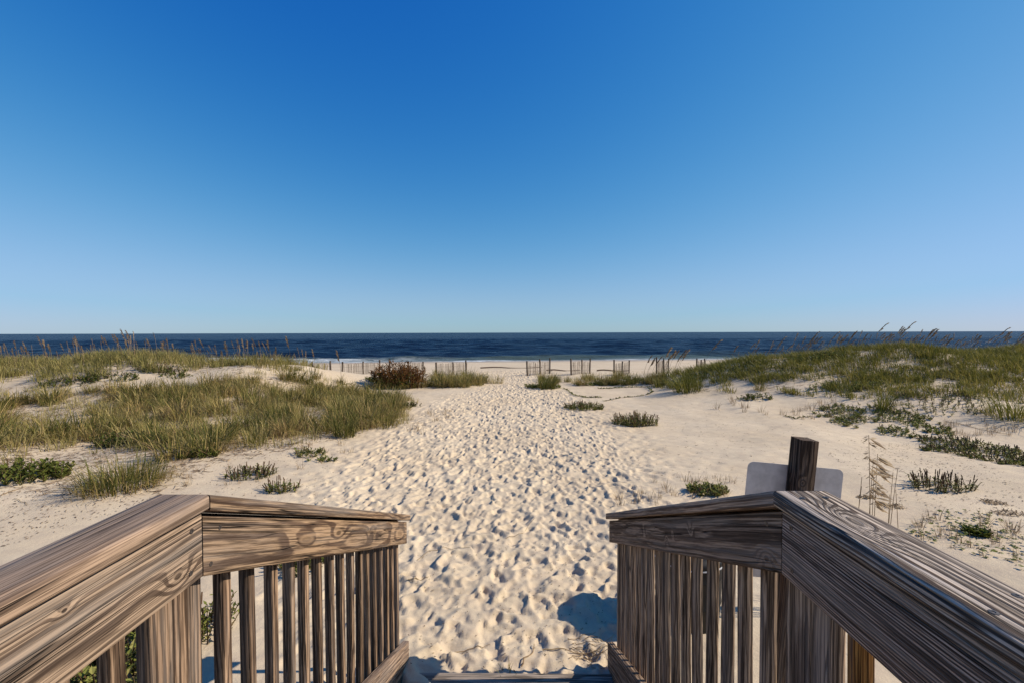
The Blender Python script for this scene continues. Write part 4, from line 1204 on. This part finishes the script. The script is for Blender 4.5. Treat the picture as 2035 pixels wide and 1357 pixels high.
# dark specks of plant debris on the sand
b = Bag()
def specks(P, n, r=(0.006, 0.02)):
    for (x, y) in scatter(P, n, lr):
        a = lr.uniform(0, 6.28); L = lr.uniform(*r); w = L * lr.uniform(.2, .5); z = hz(x, y) + 0.004
        d = np.array([math.cos(a), math.sin(a), lr.uniform(-.1, .3)]) * L; s = np.array([-math.sin(a), math.cos(a), 0]) * w
        c = np.array([x, y, z + 0.003])
        b.add(np.array([c - d, c - s, c + d, c + s, c + np.array([0, 0, .004])]), [(0, 1, 4), (1, 2, 4), (2, 3, 4), (3, 0, 4)], np.full(5, lr.random() * .6))
specks(poly([(0, 1090), (0, 960), (150, 985), (330, 990)]), 420, (.006, .024))
specks(poly([(790, 1340), (830, 1080), (1200, 1080), (1205, 1340)]), 520, (.004, .012))
specks(poly([(1640, 900), (1830, 860), (2035, 960), (2035, 1140), (1850, 1040)]), 900, (.005, .024))
specks(poly([(330, 985), (430, 905), (700, 890), (640, 1005)]), 340, (.006, .022))
specks(poly([(1250, 940), (1330, 780), (1600, 840), (1760, 880), (1480, 960)]), 520, (.006, .026))
o = obj('plant_debris', b.mesh('plant_debris', G_DEAD)); tag(o, 'tiny dark bits of plant debris strewn over the sand', 'debris', kind='stuff')

# ------------------------------------------------------------------ sand fences
slat_me = [board_mesh('slat', 1.05, 0.036, 0.010, W_FENCE, 0.002, 2, seed=400 + k) for k in range(3)]
post_me = [board_mesh('post', 1.45, 0.085, 0.075, W_FPOST, 0.01, 3, seed=410 + k) for k in range(3)]
fr = random.Random(9)
def fence(x, y, label, dx=1.6, dy=2.5, n=32, hgt=1.0, gone=0.08):
    z0 = gz(x, y)
    root = tag(empty('sand_fence', (x, y, z0)), label, 'sand fence', 'slatted sand fences along the back of the beach')
    ln = math.hypot(dx, dy)
    for f in (0.0, 0.54, 1.0):
        px, py = x + dx * f, y + dy * f
        o = obj('post', post_me[fr.randrange(3)], root)
        h = (hgt + fr.uniform(-.04, .1)) / 1.1
        M = frame((px, py, gz(px, py) - 0.32), (fr.uniform(-.03, .03), fr.uniform(-.03, .03), 1), (dx, dy, 0))
        place(o, M @ Matrix.Diagonal((h * 0.98, 1, 1, 1)), root)
    for i in range(n):
        if fr.random() < gone: continue
        f = (i + 0.5) / n
        px, py = x + dx * f + dy / ln * 0.05, y + dy * f - dx / ln * 0.05
        o = obj('slat', slat_me[fr.randrange(3)], root)
        place(o, frame((px, py, gz(px, py) - 0.12 + fr.uniform(-.05, .03)), (fr.uniform(-.05, .05), fr.uniform(-.04, .04), 1), (dx, dy, 0)) @ Matrix.Diagonal((hgt * 0.92, 1, 1, 1)), root)
    for hz_ in (0.28, 0.62):
        b = Bag()
        tube_add(b, [(dx * t + dy / ln * .06, dy * t - dx / ln * .06, gz(x + dx * t, y + dy * t) - z0 + hz_ * hgt - 0.03 * math.sin(t * 3.1)) for t in np.linspace(0, 1, 7)], .006, .006, .5, 3)
        obj('wire', b.mesh('wire', M_WIRE), root)
FL = [(-17.9, 'sand fence farthest from the path on the left, half behind the grassy crest'), (-14.5, 'sand fence on the bare bank, left of the tall corner post'), (-11.1, 'sand fence on the bare bank between rusty shrub and crest'),
      (-8.1, 'sand fence hidden behind the rusty shrub'), (-5.1, 'sand fence between rusty shrub and the footprint path'),
      (0.67, 'first sand fence right of the footprint path'), (3.43, 'second sand fence right of the footprint path'), (6.13, 'third sand fence right of the path, behind reddish grass'),
      (8.80, 'fourth sand fence right of the path, beside the dune tip'), (11.3, 'fifth sand fence right of the path, sunk in dune grass'), (13.75, 'last sand fence on the right, high on the dune shoulder')]
for (x, lab) in FL:
    fence(x, 27.0, lab, hgt=0.98 if x > 0 else 0.92)

# weathered rack line and fallen pieces on the beach behind the fence
def drift(x, y, L, ang, label):
    b = Bag()
    pts = [(math.cos(ang) * L * (t - .5) , math.sin(ang) * L * (t - .5) + 0.1 * math.sin(t * 9), gz(x + math.cos(ang) * L * (t - .5), y + math.sin(ang) * L * (t - .5)) - gz(x, y) + .05 + .04 * math.sin(t * 7)) for t in np.linspace(0, 1, 10)]
    tube_add(b, pts, .06, .03, .2, 5)
    o = obj('driftwood', b.mesh('driftwood', G_DEAD)); o.location = (x, y, gz(x, y))
    tag(o, label, 'driftwood')
drift(-0.5, 38, 5.5, 0.02, 'long dark driftwood line on the beach left of the gap')
drift(3.6, 33, 2.6, 0.05, 'fallen fence rail between first and second right fences')
drift(7.2, 32, 2.4, -0.1, 'fallen fence rail between second and third right fences')
drift(-8.2, 32, 1.5, 0.0, 'weathered rail lying between the two bank fences')
